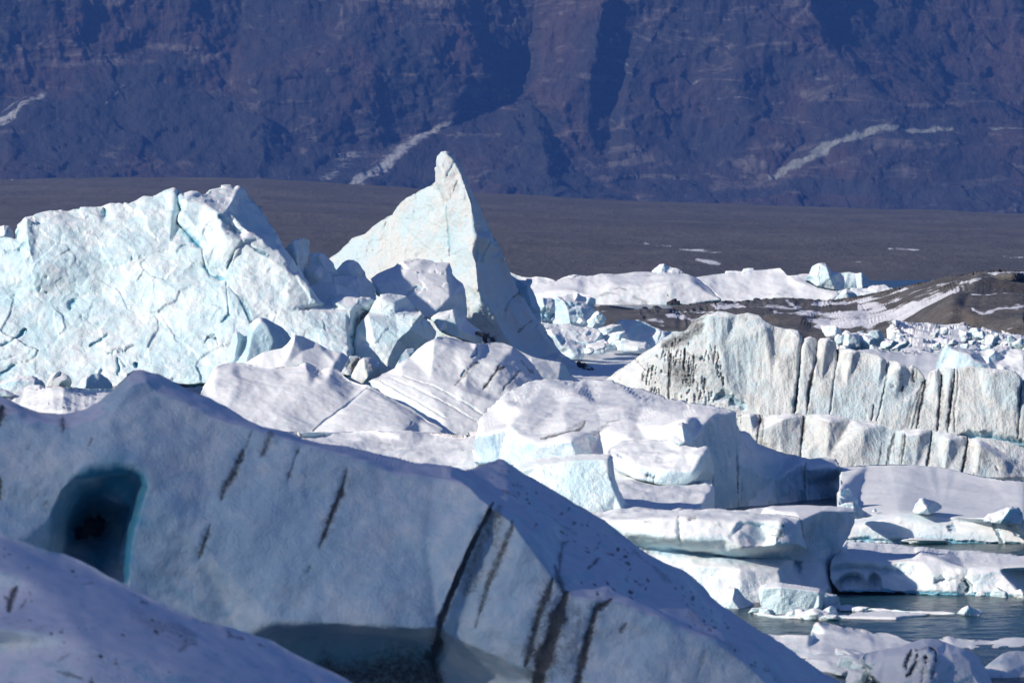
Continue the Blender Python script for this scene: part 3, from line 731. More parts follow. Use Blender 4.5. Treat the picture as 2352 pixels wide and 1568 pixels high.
relief('ice_block', 11, 470, [(870, 625, 0), (900, 598, 0), (960, 560, 0), (1040, 520, .5), (1075, 518, 1), (1090, 550, 1), (1060, 585, .5), (960, 640, -.5), (900, 640, -.5)], ridges=[[(880, 615, -1), (960, 580, -1), (1055, 540, -.8)]],
    k=0.5, mat=ICE['snowy_ice'], step=1.5, soft=1, T=2, disp=(('fbm', .6, 0.06),), label='tilted oblong slab of ice lying like a fallen log behind the streaked wall', cat='ice block')

# brash fragments that can be told apart
def scatter_blocks(spec, names, label, group, mat, protos=5, planes=12, seed0=0, cat='ice fragment', n=12):
    """spec: (px, py of the foot, distance, width m, height m)"""
    rs = random.Random(seed0); first = []
    for k in range(protos):
        first.append(block_mesh(names, (.5, .5, .5), seed0 * 17 + k, mat, n=n, planes=planes, rnd=.05, rough=.10, cut=.55))
    for k, (px, py, D, w, h) in enumerate(spec):
        src = first[k % protos]
        o = src if k < protos else src.copy()
        if k >= protos: COL.objects.link(o)
        place_px(o, px, py, D, rs.uniform(0, 6.28)); o.location.z += h * .25
        o.scale = (w * rs.uniform(.8, 1.15), w * rs.uniform(.8, 1.15), h * rs.uniform(.9, 1.3))
        o.rotation_euler = (rs.uniform(-.35, .35), rs.uniform(-.35, .35), rs.uniform(0, 6.28))
        tag(o, label[k] if isinstance(label, list) else label, cat, group)
rs = random.Random(5)
heap = []
for k in range(70):
    x = rs.uniform(1920, 2348); t = (x - 1920) / 430
    y = rs.uniform(.15, 1) * 62 + 742 + 24 * t + (14 if x < 2060 else 0)
    s = rs.choice((.35, .45, .6, .8)); heap.append((x, y, 545 - (y - 742) * .45 - 3, s * 1.5, s * 1.1))
scatter_blocks(heap, 'ice_fragment', 'small angular ice lump lying in the broad knobbly heap below the gravel island', 'ice lumps in the heap at the right', ICE['snowy_ice'], seed0=3)
row_ = [(1912, 780, 495, 1.9, 1.5), (1930, 790, 494, 1.3, 1.0), (1958, 800, 492, 1.6, 1.3), (1985, 798, 493, 1.5, 1.2), (2012, 790, 494, 1.8, 1.5), (2040, 800, 490, 1.2, .9), (2005, 808, 488, .9, .7), (1940, 806, 490, .8, .6)]
scatter_blocks(row_, 'ice_fragment', ['largest blocky piece, leftmost in the row behind the streaked wall', 'second piece from the left in the row behind the streaked wall', 'low white piece, third from the left behind the streaked wall',
    'middle blocky piece of the row behind the streaked wall', 'tall piece near the right end of the row behind the streaked wall', 'rightmost blocky piece of the row behind the streaked wall', 'small lump in front of the middle piece behind the streaked wall', 'smallest lump in front of the left pieces behind the streaked wall'], 'ice pieces behind the streaked wall', ICE['snowy_ice'], seed0=4, n=16)

# ---------------------------------------------------------------- blue blocks behind the pointed berg
relief('iceberg', 9, 486, [(250, 500, 0), (330, 520, 1), (400, 560, 1), (490, 575, 1), (500, 560, 1), (555, 560, 1), (560, 590, 1), (545, 640, 1), (590, 720, 2), (612, 800, 2), (640, 900, 2), (655, 1020, 2), (560, 1020, 0), (450, 850, -1), (300, 700, -1)],
    ridges=[[(500, 640, -.5), (530, 760, -1), (560, 880, -1.5)]], strokes=[('crack', [(400, 600), (560, 960)], 120, 0, .45)], k=0.5, mat=ICE['glacier_ice_blue'], step=1.8, soft=1, T=4, disp=(('facet', 1.3, 0.0672), ('fbm', .5, 0.045)), label='clear blue slab with a knobbed top, pressed against the back of the pointed berg')
relief('iceberg', 9, 520, [(765, 920, 2), (778, 860, 1.5), (792, 780, 1.5), (830, 748, 1.5), (870, 752, 2), (930, 725, 3), (1000, 722, 3.5), (1045, 708, 4), (1090, 740, 4), (1120, 748, 4), (1180, 750, 4), (1235, 772, 4), (1243, 820, 4), (1215, 850, 4), (1235, 920, 4), (1245, 975, 3), (1290, 1000, 4), (1330, 1060, 4), (1360, 1110, 5), (1200, 1110, 0), (950, 1060, -1), (780, 1040, 0)],
    ridges=[[(830, 760, 0), (900, 800, -.8), (940, 900, -1.5), (960, 1030, -2)], [(1045, 720, 2), (1010, 800, .5), (1080, 860, -.2), (1110, 1000, -1)], [(1170, 760, 2.5), (1140, 830, 1.8), (1200, 880, 1.5)]],
    strokes=[('crack', [(900, 780), (980, 860), (1080, 830)], 20, .3, .35), ('crack', [(990, 920), (1100, 940)], 18, .2, .3)], k=0.5, mat=ICE['glacier_ice_blue'], step=1.7, soft=1, T=6, disp=(('facet', 1.4, 0.0924), ('fbm', .6, 0.075)), label='lumpy pale blue block with a dark tipped spur pointing right, behind the pointed berg')
relief('iceberg', 9, 512, [(600, 800, 1), (612, 785, 1), (655, 755, 1), (700, 768, 1), (795, 778, 2), (800, 900, 2), (790, 1000, 1), (650, 1010, 0), (650, 880, 0)], ridges=[[(660, 770, 0), (690, 850, -.8), (770, 875, -.5)]], strokes=[('crack', [(670, 920), (770, 940)], 50, .6, .55)],
    k=0.5, mat=ICE['glacier_ice_blue'], step=1.8, soft=1, T=4, disp=(('facet', 1.2, 0.063), ('fbm', .5, 0.045)), label='squat blue block under the left side of the lumpy pale blue block')
relief('iceberg', 9, 508, [(640, 1015, 2), (750, 1030, 2), (820, 1045, 2), (950, 1035, 2.5), (1050, 1070, 2.5), (1150, 1080, 3), (1250, 1100, 3), (1340, 1175, 3.5), (1425, 1205, 4), (1400, 1290, 1), (1200, 1300, -1), (950, 1240, -1), (800, 1160, 0), (720, 1100, 1)],
    ridges=[[(700, 1080, -.5), (900, 1190, -1.5), (1150, 1250, -2)], [(1290, 1130, 2), (1230, 1240, -1)]], k=0.5, mat=ICE['glacier_ice_blue'], step=1.8, soft=1, T=5, disp=(('facet', 1.1, 0.0672), ('fbm', .4, 0.045)), label='glistening pale blue ledge of ice under the lumpy block behind the pointed berg')
relief('iceberg', 9, 500, [(700, 1100, 2), (750, 1102, 2), (840, 1130, 2), (900, 1190, 2), (980, 1210, 2), (1060, 1245, 2), (1180, 1270, 2), (1280, 1290, 2), (1200, 1360, 0), (1080, 1410, -1), (950, 1420, -1), (860, 1350, 0), (780, 1220, 1)],
    ridges=[[(800, 1180, -.5), (880, 1290, -1)], [(930, 1230, .5), (960, 1300, -1.2), (1010, 1390, -1.5)], [(1080, 1270, 1), (1060, 1370, -1)]], k=0.5, mat=ICE['shore_ice'], step=1.8, soft=2, T=4, disp=(('fbm', 1.5, 0.15), ('fbm', .5, 0.0375)), label='smooth grey blue scalloped lump low beside the right flank of the pointed berg')
relief('iceberg', 9, 524, [(1385, 1115, 2), (1430, 1085, 2), (1460, 1010, 2), (1492, 980, 2), (1560, 985, 2), (1700, 1000, 2), (1760, 1022, 2.5), (1850, 1060, 2.5), (1950, 1110, 3), (2040, 1112, 3), (2110, 1116, 3), (2200, 1150, 3), (2100, 1290, 0), (1850, 1310, -1), (1680, 1300, -1), (1550, 1275, -1), (1440, 1180, 1)],
    ridges=[[(1500, 1000, 0), (1550, 1120, -1), (1640, 1280, -2)], [(1940, 1120, 1), (1920, 1290, -.5)]], strokes=[('crack', [(1945, 1120), (1910, 1220)], 6, .3, .4)], k=0.5, mat=ICE['glacier_ice_blue'], step=1.8, soft=2, T=6, disp=(('fbm', 1.6, 0.165, (1, 1, .5)), ('fbm', .5, 0.045)),
    label='wedge of blue grey ice before the dark gravel bank, left of the pitted wall')
brash = [(1102.5 + x * .2148, 520.6 + y * .2148, D, w, h) for x, y, D, w, h in ((1240, 1330, 498, 1.6, .7), (1330, 1320, 500, 2.0, .6), (1420, 1300, 505, 1.6, .9), (1460, 1270, 508, 1.9, 1.5), (1560, 1275, 506, 1.0, .9), (1630, 1320, 500, 2.6, 1.0),
    (1760, 1310, 503, 1.2, .5), (1310, 1275, 503, 1.1, .8), (1180, 1350, 496, 1.0, .5), (1370, 1170, 512, 1.7, 1.3), (1410, 1210, 510, 1.3, .8), (1250, 1040, 514, 1.3, 1.3), (1190, 1070, 513, 1.0, .8), (1080, 1040, 513, .9, .6), (1700, 1330, 498, 1.0, .4))]
scatter_blocks(brash, 'ice_fragment', 'loose pale fragment among the rubble between the pointed berg and the pitted wall', 'rubble right of the pointed berg', ICE['snowy_ice'], seed0=6, n=16)
relief('snow_floe', 0, 430, [(1290, 840, z(1.0)), (1325, 812, z(1.1)), (1380, 803, z(1.1)), (1480, 800, z(1.1)), (1560, 806, z(1.1)), (1600, 860, z(1.0)), (1560, 900, z(.8)), (1400, 905, z(.8)), (1330, 890, z(.8))], mat=ICE['snow_crust'], step=2.4, soft=10, T=5, back='down',
    disp=(('fbm', 3, 0.12, (1, .35, 1)), ('ridge', 1.2, .06, (1, .4, 1))), label='rippled snow flat between the pointed berg and the pitted left end of the wall', cat='snow floe')

# ---------------------------------------------------------------- pointed berg
relief('pointed_iceberg', 2, 470, [(190, 770, 12), (215, 740, 11), (300, 668, 10.5), (345, 622, 10), (420, 594, 9), (480, 546, 8.5), (550, 487, 8), (585, 478, 7.6), (615, 432, 7.2), (660, 390, 6.8), (730, 338, 6), (800, 302, 5.2), (832, 278, 4.6), (836, 200, 4.4), (842, 135, 4.2), (868, 106, 4), (895, 100, 4), (928, 112, 4.3), (960, 158, 5),
        (992, 210, 5.4), (1015, 270, 5.8), (1050, 340, 6.6), (1100, 440, 7.8), (1150, 545, 8.8), (1215, 680, 10), (1245, 760, 10.6), (1272, 830, 11), (1330, 930, 12), (1370, 1000, 12.5), (1420, 1085, 13), (1500, 1185, 14), (1570, 1280, 14.5), (1640, 1342, 14), (1720, 1345, 13.5), (1765, 1380, 13), (1800, 1430, 12), (1830, 1460, 11),
        (1700, 1500, 6), (1500, 1520, 2), (1200, 1500, -3), (700, 1300, 1), (190, 1000, 8)],
    ridges=[[(900, 118, 2.9), (950, 168, 2.4), (985, 225, 1.8)], [(838, 290, 4), (862, 360, 3.6), (905, 400, 3.4), (912, 560, 3.0), (918, 720, 2.8), (880, 790, 2.6)], [(865, 190, 2.6), (880, 240, 2.0), (880, 300, 2.0), (912, 395, 1.8), (935, 560, 1.5), (945, 720, 1.2), (965, 860, .6)],
        [(985, 225, 1.8), (1008, 290, 1.2), (1050, 400, .2), (1062, 520, -.4), (1072, 600, -.8), (1050, 700, -1.2), (1078, 780, -1.6), (1085, 880, -2.2), (1092, 925, -2.6)], [(1010, 890, -.8), (1092, 925, -2.6), (1100, 1000, -2)],
        [(1075, 580, .4), (1145, 625, -.2), (1110, 710, .6)], [(1145, 625, .2), (1170, 660, 3)], [(1110, 960, -2), (1180, 1060, -1.2), (1240, 1170, -.6), (1290, 1255, 0)], [(1130, 760, 2.4), (1220, 1000, 4), (1300, 1200, 4.4), (1420, 1330, 5)],
        [(1230, 720, 8.4), (1340, 990, 9.2), (1430, 1130, 10), (1540, 1300, 9.6)], [(1340, 940, 9), (1270, 1010, 6), (1250, 1110, 4.6)], [(1560, 1300, 9), (1540, 1340, 7), (1600, 1380, 7)], [(300, 760, 9.5), (600, 720, 6.5), (880, 800, 2.6)]],
    strokes=[('dirt', [(962, 272), (950, 310), (940, 345)], 6, .1, .75), ('dirt', [(1000, 250), (985, 300)], 3, .05, .5), ('dirt', [(1075, 930), (1092, 915)], 9, .2, 1), ('dirt', [(545, 515), (532, 550)], 4, .1, .8), ('dirt', [(460, 690), (475, 680)], 4, .05, .4),
        ('crack', [(900, 250), (950, 165)], 8, .2, .6), ('crack', [(908, 420), (914, 560), (918, 720)], 5, .35, .55), ('crack', [(620, 500), (690, 580), (770, 660), (850, 720), (870, 750)], 3, .12, .22), ('crack', [(1150, 600), (1160, 640), (1110, 720), (1100, 760)], 6, .4, .8), ('crack', [(1085, 660), (1080, 760)], 4, .2, .5),
        ('crack', [(1330, 930), (1270, 980), (1240, 1050)], 5, .4, .4), ('dirt', [(1340, 1140), (1320, 1170)], 7, .2, .7), ('dirt', [(1400, 1100), (1360, 1130), (1330, 1170)], 5, .3, .7), ('dirt', [(1310, 945), (1290, 965)], 5, .1, .6), ('dirt', [(1690, 1345), (1720, 1400), (1690, 1440)], 16, .4, .9), ('dirt', [(1750, 1370), (1770, 1420), (1740, 1460)], 16, .4, 1),
        ('dirt', [(1790, 1410), (1800, 1450)], 12, .3, .9), ('dirt', [(1690, 950), (1000, 920)], 2, 0, 0), ('crack', [(1040, 460), (1065, 465)], 4, .1, .5), ('dirt', [(1025, 1020), (1040, 1080)], 7, .1, .6), ('dirt', [(1090, 1180), (1150, 1200), (1180, 1220)], 18, .2, .95),
        ('crack', [(1460, 1330), (1540, 1290)], 6, .3, .35), ('dirt', [(880, 400), (860, 330), (840, 290)], 20, 0, .22)],
    k=0.85, mat=ICE['pinnacle_ice'], step=1.9, soft=2, T=14, disp=(('fbm', 2.6, 0.12), ('facet', 1.5, 0.0546), ('facet', .5, 0.021), ('ridge', .8, .05, (1, 1, .4), 20), ('fbm', .25, 0.0225)), parts=[('pinnacle_tip', [(825, 85), (1000, 85), (1008, 290), (905, 400), (825, 285)]), ('shaded_flank', [(1008, 290), (1050, 400), (1062, 520), (1072, 600), (1050, 700), (1078, 780), (1092, 925), (1180, 1060), (1290, 1255), (1400, 1450), (1850, 1500), (1830, 1400), (1660, 1320), (1500, 1150), (1350, 900), (1235, 660), (1060, 300)])], label='tallest berg, a leaning pinnacle with sunlit left face and long shaded right flank')

# ---------------------------------------------------------------- big left berg and the blocks heaped on its right
BIG = relief('iceberg', 1, 440, [(-170, 600, 10), (-60, 590, 9), (0, 602, 8), (60, 612, 8), (88, 618, 8), (90, 580, 8), (108, 535, 9), (150, 497, 10), (250, 478, 11), (350, 446, 12), (450, 433, 12), (560, 437, 12), (650, 411, 12), (700, 409, 12), (760, 416, 12), (820, 385, 12.5), (850, 378, 13), (900, 382, 13), (960, 355, 13.5), (1026, 332, 14),
        (1050, 348, 15), (1075, 362, 14), (1130, 334, 14), (1160, 336, 14), (1195, 366, 14), (1230, 342, 17), (1290, 328, 19), (1350, 316, 20), (1376, 342, 19), (1398, 318, 20), (1440, 324, 21), (1490, 385, 21), (1515, 412, 20), (1545, 425, 20), (1549, 475, 19), (1600, 560, 18), (1640, 622, 17), (1690, 690, 15), (1760, 800, 13), (1880, 985, 8), (1950, 1012, 8),
        (1960, 985, 9), (2000, 950, 11), (2080, 962, 11), (2184, 985, 9), (2110, 1080, 6), (2095, 1130, 4), (2085, 1300, 0), (2085, 1420, -5), (-170, 1540, -4)],
    ridges=[[(-170, 900, 5), (200, 950, 4.5), (600, 950, 5), (1000, 900, 4), (1400, 960, 2), (1700, 1040, 1.5), (2040, 1040, 3)], [(-170, 1250, .6), (500, 1250, .3), (1000, 1250, -.4), (1500, 1250, -1.8), (2050, 1250, -1.5)],
        [(150, 520, 8.5), (180, 700, 5.5), (200, 760, 5)], [(230, 560, 8.5), (600, 520, 9.6), (1015, 480, 10)], [(600, 700, 7), (850, 760, 6), (1000, 640, 8)],
        [(1020, 350, 12.2), (1060, 470, 11.6), (1040, 530, 10.6), (1120, 620, 9), (1195, 685, 8)], [(1090, 400, 10.4), (1200, 420, 10), (1330, 458, 9.2), (1400, 510, 8.6), (1470, 570, 8), (1540, 615, 7.4), (1640, 690, 6.6), (1730, 800, 5.4), (1800, 870, 4.4), (1872, 1000, 3)],
        [(1080, 480, 9), (1150, 560, 7.8), (1300, 560, 7), (1390, 600, 7.4)], [(1300, 470, 7.8), (1380, 560, 8.6), (1400, 590, 9)], [(1195, 690, 6.4), (1320, 600, 6), (1425, 635, 5.8), (1350, 790, 5), (1240, 830, 5)], [(1420, 650, 6.4), (1600, 730, 5), (1700, 820, 4)], [(1400, 420, 16), (1500, 560, 14), (1620, 660, 11)], [(1390, 345, 18), (1400, 480, 14.6)],
        [(600, 440, 12), (610, 490, 11)], [(1960, 1000, 5), (2100, 1000, 5), (2060, 1040, 2.8)], [(2060, 1040, 2.6), (2080, 1200, 1)]],
    strokes=[('crack', [(1035, 350), (1055, 400), (1070, 465)], 13, 1.2, 1), ('crack', [(1050, 490), (1045, 530), (1085, 570), (1130, 625), (1190, 680)], 10, 1.1, 1), ('crack', [(1190, 690), (1202, 780), (1240, 840), (1300, 855), (1330, 852)], 6, .5, .75), ('crack', [(1425, 635), (1375, 700), (1350, 760), (1335, 800)], 5, .5, .7),
        ('crack', [(1330, 870), (1332, 930), (1345, 1000), (1342, 1070), (1300, 1105)], 4, .35, .6), ('crack', [(1340, 900), (1400, 960), (1440, 1020), (1480, 1110)], 4, .3, .6), ('crack', [(1445, 640), (1500, 680), (1570, 715)], 5, .4, .7), ('crack', [(-60, 1280), (0, 1253), (60, 1230), (110, 1195), (145, 1150)], 9, .6, .9), ('crack', [(-40, 1430), (0, 1415), (90, 1360)], 7, .4, .8), ('crack', [(-10, 1340), (50, 1325), (90, 1310)], 5, .3, .5),
        ('crack', [(530, 1250), (600, 1210), (635, 1185)], 9, .5, .75), ('crack', [(640, 1300), (690, 1275), (740, 1275)], 6, .4, .6), ('crack', [(630, 1260), (640, 1300)], 5, .3, .7), ('crack', [(690, 1320), (700, 1370), (695, 1410)], 9, .5, .8), ('crack', [(800, 1345), (805, 1370)], 11, .8, 1), ('crack', [(700, 1320), (740, 1370)], 5, .3, .5),
        ('crack', [(440, 980), (415, 1000), (415, 1035)], 12, .5, .6), ('crack', [(480, 1070), (485, 1098)], 10, .5, .7), ('crack', [(240, 900), (225, 935)], 8, .4, .6), ('crack', [(262, 848), (282, 842)], 8, .3, .5), ('crack', [(272, 930), (278, 940)], 7, .3, .5), ('crack', [(560, 1118), (590, 1118)], 6, .2, .4), ('crack', [(770, 740), (785, 742)], 11, .3, .2),
        ('crack', [(610, 440), (620, 470), (612, 495)], 11, .8, .6), ('crack', [(110, 690), (150, 640)], 12, .3, .35), ('crack', [(20, 700), (120, 690)], 10, .3, .3), ('dirt', [(420, 670), (345, 720), (310, 760)], 5, .1, .6), ('dirt', [(425, 665), (395, 700)], 16, 0, .25), ('dirt', [(850, 800), (825, 840), (800, 870)], 6, .1, .7), ('dirt', [(972, 684), (955, 705)], 4, .1, .6),
        ('dirt', [(700, 1000), (690, 1015)], 4, 0, .4), ('dirt', [(1765, 1030), (1755, 1042)], 5, .1, .7), ('dirt', [(890, 1350), (882, 1380)], 5, .1, .5), ('dirt', [(455, 845), (450, 860)], 3, .05, .4), ('crack', [(2100, 1060), (2095, 1130), (2085, 1200), (2080, 1330)], 10, .9, .7), ('crack', [(1200, 1240), (1225, 1195), (1260, 1190), (1290, 1250)], 4, .5, .25),
        ('crack', [(1290, 480), (1350, 530), (1385, 590)], 14, .5, .5), ('dirt', [(1120, 380), (1220, 410), (1270, 460)], 20, 0, .2), ('crack', [(1500, 1200), (1660, 1160), (1700, 1175)], 3, .2, .3), ('crack', [(0, 900), (60, 1100), (300, 1200)], 120, 0, .12), ('crack', [(100, 700), (300, 900)], 60, 0, .12)],
    k=0.62, mat=ICE['glacier_ice_bright'], step=1.9, soft=3, T=18, disp=(('fbm', 3.2, .26), ('facet', 2.8, .095), ('facet', 1.1, .035), ('pit', .6, .05), ('fbm', .35, .02)), parts=[('back_ridge', [(1190, 366), (1230, 325), (1350, 295), (1440, 300), (1570, 410), (1670, 620), (1710, 680), (1890, 985), (1872, 1002), (1800, 870), (1730, 800), (1640, 690), (1540, 615), (1470, 570), (1400, 510), (1330, 458), (1200, 420)]), ('cracked_block', [(1195, 690), (1320, 600), (1425, 635), (1350, 790), (1240, 830)])], label='biggest berg, a broad bright white cliff with blue cracks filling the left of the view')

BD = (('facet', 1.6, 0.0672), ('fbm', .9, 0.06), ('fbm', .25, 0.015))
relief('ice_block', 2, 452, [(-70, 700, 2), (-30, 655, 1), (0, 625, 1), (60, 614, 1.5), (100, 629, 2.5), (96, 700, 3), (75, 760, 3), (60, 842, 3), (0, 860, 1), (-60, 790, 1)], ridges=[[(0, 640, -.5), (20, 740, -1.2), (40, 830, -1)]], k=0.6, mat=ICE['snowy_ice'], step=1.8, soft=1, T=3, disp=BD,
    label='upright shaded block standing highest in the jumble right of the biggest berg', cat='ice block')
relief('ice_block', 2, 457, [(85, 712, 1), (120, 700, 1), (165, 702, 1.5), (190, 716, 2), (235, 762, 2.5), (272, 832, 3), (240, 890, 2), (150, 880, 0), (90, 800, 0)], ridges=[[(150, 715, 0), (190, 800, -.5)]], k=0.6, mat=ICE['snowy_ice'], step=1.8, soft=2, T=3, disp=BD,
    label='rounded purple shaded block just right of the upright block in the jumble', cat='ice block')
relief('ice_boulder', 2, 453, [(50, 850, 1), (70, 800, 1), (110, 776, 1), (160, 780, 1.5), (200, 812, 2), (235, 870, 2.5), (200, 900, 1), (80, 880, 0)], ridges=[[(130, 810, -.8)]], k=0.6, mat=ICE['snowy_ice'], step=1.8, soft=2, T=3, disp=BD, label='shaded low boulder tucked below the rounded purple block in the jumble', cat='ice boulder')
relief('ice_boulder', 2, 460, [(250, 800, 1), (285, 765, 1), (315, 745, 1.5), (350, 741, 2), (382, 758, 2.5), (425, 812, 3.5), (430, 860, 3), (330, 880, 0), (250, 840, 0)], ridges=[[(320, 770, 0), (340, 840, -.8)]], k=0.6, mat=ICE['snowy_ice'], step=1.8, soft=2, T=3, disp=BD,
    label='dark blue dome shaped block in front of the sunlit face of the pointed berg', cat='ice boulder')
relief('ice_block', 2, 454, [(235, 845, 1), (300, 835, 1.5), (430, 846, 3), (455, 870, 3.5), (472, 900, 4), (490, 975, 3), (440, 1000, 1), (300, 960, -1), (240, 900, 0)], ridges=[[(340, 870, .2), (400, 960, -.6)]], k=0.6, mat=ICE['snowy_ice'], step=1.8, soft=1, T=3, disp=BD,
    label='wide shaded slab under the dark blue dome shaped block', cat='ice block')
relief('ice_block', 2, 450, [(90, 900, 2), (170, 872, 2), (230, 880, 2), (300, 905, 2.5), (360, 925, 3), (400, 965, 3), (380, 1000, 0), (240, 1020, -1), (140, 1000, -.5)], ridges=[[(240, 890, 1), (270, 960, -.5)]], k=0.6, mat=ICE['snowy_ice'], step=1.8, soft=1, T=3, disp=BD,
    label='flat topped block half in shade, lying against the crest of the biggest berg', cat='ice block')
relief('iceberg', 2, 456, [(455, 855, 4), (500, 825, 4), (600, 788, 5), (640, 752, 5), (690, 738, 6), (742, 742, 6), (830, 762, 6.5), (880, 760, 7), (916, 764, 7), (938, 830, 6.5), (1000, 882, 6), (1016, 960, 6), (1022, 1085, 5), (960, 1120, 1), (800, 1090, -1), (600, 1000, -1), (480, 940, 2)],
    ridges=[[(600, 800, 4), (680, 790, 3.6), (740, 760, 5)], [(480, 880, 2), (640, 860, 1.8), (760, 830, 3), (900, 800, 5)], [(920, 960, 1.2), (1010, 940, 4.6)], [(600, 960, .4), (760, 1000, -.4), (820, 1060, -1), (920, 960, .8)]],
    strokes=[('crack', [(650, 960), (720, 900), (780, 920)], 7, .3, .3), ('crack', [(830, 1060), (940, 1010), (1010, 1050)], 28, 0, .25), ('dirt', [(940, 840), (980, 900)], 5, .1, .3), ('dirt', [(650, 760), (740, 745)], 8, 0, .4)], k=0.7, mat=ICE['snowy_ice'], step=1.8, soft=3, T=8, disp=(('facet', 2.0, 0.0924), ('facet', .8, 0.0336), ('fbm', .3, 0.0225)),
    label='large tilted block half shadowed and half sunlit, between the biggest berg and the pinnacle')
relief('iceberg', 2, 442, [(372, 1140, 1), (400, 1100, 1), (442, 1055, 1.5), (480, 985, 2.5), (515, 955, 3), (560, 946, 3.5), (620, 950, 4), (662, 956, 4), (690, 992, 4), (740, 1040, 4), (790, 1102, 4.5), (842, 1165, 5), (835, 1200, 4.5), (755, 1275, 3), (700, 1300, 2), (600, 1375, 0), (590, 1450, -1), (360, 1400, -2), (355, 1250, -1)],
    ridges=[[(520, 975, 2), (590, 1000, 1.8), (600, 1060, 1.2), (700, 1070, .8), (760, 1058, 1)], [(760, 1060, 1), (690, 1150, -.4), (620, 1210, -1), (560, 1330, -1.8), (548, 1420, -2)], [(660, 965, 3.6), (640, 1030, 3.2), (740, 1055, 3)], [(440, 1080, 0), (480, 1250, -1.4)]],
    strokes=[('crack', [(575, 1040), (620, 1062), (700, 1055)], 9, .3, .4), ('dirt', [(760, 1230), (720, 1255)], 6, .1, .5), ('crack', [(365, 1150), (360, 1300)], 6, .2, .5)], k=0.8, mat=ICE['glacier_ice_bright'], step=1.8, soft=1, T=7, disp=(('facet', 1.8, 0.084), ('facet', .7, 0.0294), ('fbm', .3, 0.0225)),
    label='bright angular block, shaded at lower right, split from the biggest berg by a gap')
relief('ice_block', 2, 449, [(808, 1085, 2), (850, 1055, 2), (900, 1038, 2.5), (945, 1030, 2.5), (960, 1062, 3), (985, 1065, 3.5), (1010, 1090, 4), (1040, 1120, 4), (1105, 1155, 5), (1145, 1225, 5), (1080, 1240, 2), (960, 1200, 0), (850, 1150, 0)], ridges=[[(845, 1085, 0), (940, 1045, .6), (955, 1110, 0)], [(960, 1065, 1), (980, 1160, .2), (1100, 1200, 2)]],
    strokes=[('dirt', [(1080, 1165), (1110, 1185), (1150, 1210)], 12, .2, .9)], k=0.6, mat=ICE['snowy_ice'], step=1.8, soft=1, T=4, disp=BD, label='small broken block with black gravel on its right tip, at the pinnacle foot', cat='ice block')
relief('ice_boulder', 2, 446, [(848, 1130, 1), (860, 1112, 1), (885, 1108, 1), (905, 1125, 1.5), (908, 1150, 2), (860, 1160, 0)], k=0.6, mat=ICE['snowy_ice'], step=1.4, soft=2, T=1, disp=(('fbm', .5, 0.0375),), label='little round snowy knob beside the small broken block at the pinnacle foot', cat='ice boulder')

def specks(poly, n, seed, ang, smin=1.2, smax=3.2, dep=.02, l0=2, l1=11, mul=1):
    rs = random.Random(seed); out = []
    xs_ = [p[0] for p in poly]; ys_ = [p[1] for p in poly]
    while len(out) < n:
        x, y = rs.uniform(min(xs_), max(xs_)), rs.uniform(min(ys_), max(ys_))
        if not inside(np.array([(x, y)]), poly)[0] or fbm(np.array([(x / 60, y / 60, seed + .5)]), 2)[0] < -.05: continue
        l = rs.uniform(l0, l1); a_ = math.radians(ang + rs.uniform(-14, 14))
        out.append(('dirt', [(x, y), (x + l * math.cos(a_), y + l * math.sin(a_))], rs.uniform(smin, smax), dep, rs.uniform(.35, .9) * mul))
    return out
def unframe(st, fr):
    s_, ox, oy = FR[fr]
    return [(k, [((x - ox) / s_, (y - oy) / s_) for x, y in pts], w / s_, dp, v) for k, pts, w, dp, v in st]
# ---------------------------------------------------------------- left edge
relief('iceberg', 1, 468, [(-70, 560, 0), (0, 545, 0), (25, 534, 0), (55, 544, .5), (75, 568, 1.5), (80, 602, 2), (60, 640, 0), (-70, 640, -1)], ridges=[[(20, 545, -.5), (25, 600, -1)], [(52, 552, -.2), (50, 610, -.5)]], strokes=[('dirt', [(48, 555), (40, 590)], 6, 0, .6)], k=0.6, mat=ICE['snowy_ice'], step=1.6, soft=1, T=3, disp=BD,
    label='tiny yellowish block with dark streaks at the far left edge, behind the biggest berg')
SD = (('fbm', 2.4, 0.105, (1, .4, 1)), ('ridge', .9, .05, (1, .5, 1)), ('fbm', .3, 0.015))
relief('snow_floe', 12, 400, [(-80, 650, z(.9)), (0, 600, z(1.2)), (250, 560, z(1.3)), (450, 525, z(1.4)), (700, 508, z(1.5)), (900, 455, z(1.7)), (1100, 460, z(1.7)), (1300, 475, z(1.6)), (1450, 498, z(1.5)), (1700, 508, z(1.4)), (2050, 490, z(1.4)), (2300, 560, z(1)), (2100, 1000, z(.3)), (1100, 1050, z(.2)), (400, 950, z(.2)), (-80, 800, z(.4))],
    strokes=[('dirt', [(860, 760), (880, 810)], 12, .1, .8), ('dirt', [(1100, 830), (1160, 870)], 16, .1, .8), ('dirt', [(1000, 790), (1100, 820)], 8, 0, .5)], mat=ICE['snow_crust'], step=2.0, soft=2, T=5, back='down', disp=(('ridge', 3.0, .20, (.6, .6, 1)), ('fbm', 1.4, .12, (1, .4, 1)), ('ridge', .9, .05, (1, .5, 1))), jag=.6, label='ridged snow shelf at the left, between the three boulders and the shaded foreground berg', cat='snow floe')
relief('ice_boulder', 12, 424, [(-80, 390, 2), (0, 368, 2), (180, 322, 1.5), (300, 282, 1.5), (450, 270, 1.5), (560, 274, 1.5), (650, 300, 2), (740, 350, 2), (785, 410, 2.5), (805, 500, 2.5), (600, 560, -1), (-80, 580, -1)], ridges=[[(-80, 430, 0), (300, 360, -.6), (600, 380, 0)]], k=0.4, mat=ICE['glacier_ice_blue'], step=1.5, soft=2, T=4, disp=(('fbm', 1, 0.075), ('fbm', .3, 0.0225)),
    label='long low glistening boulder, leftmost of the three under the biggest berg', cat='ice boulder')
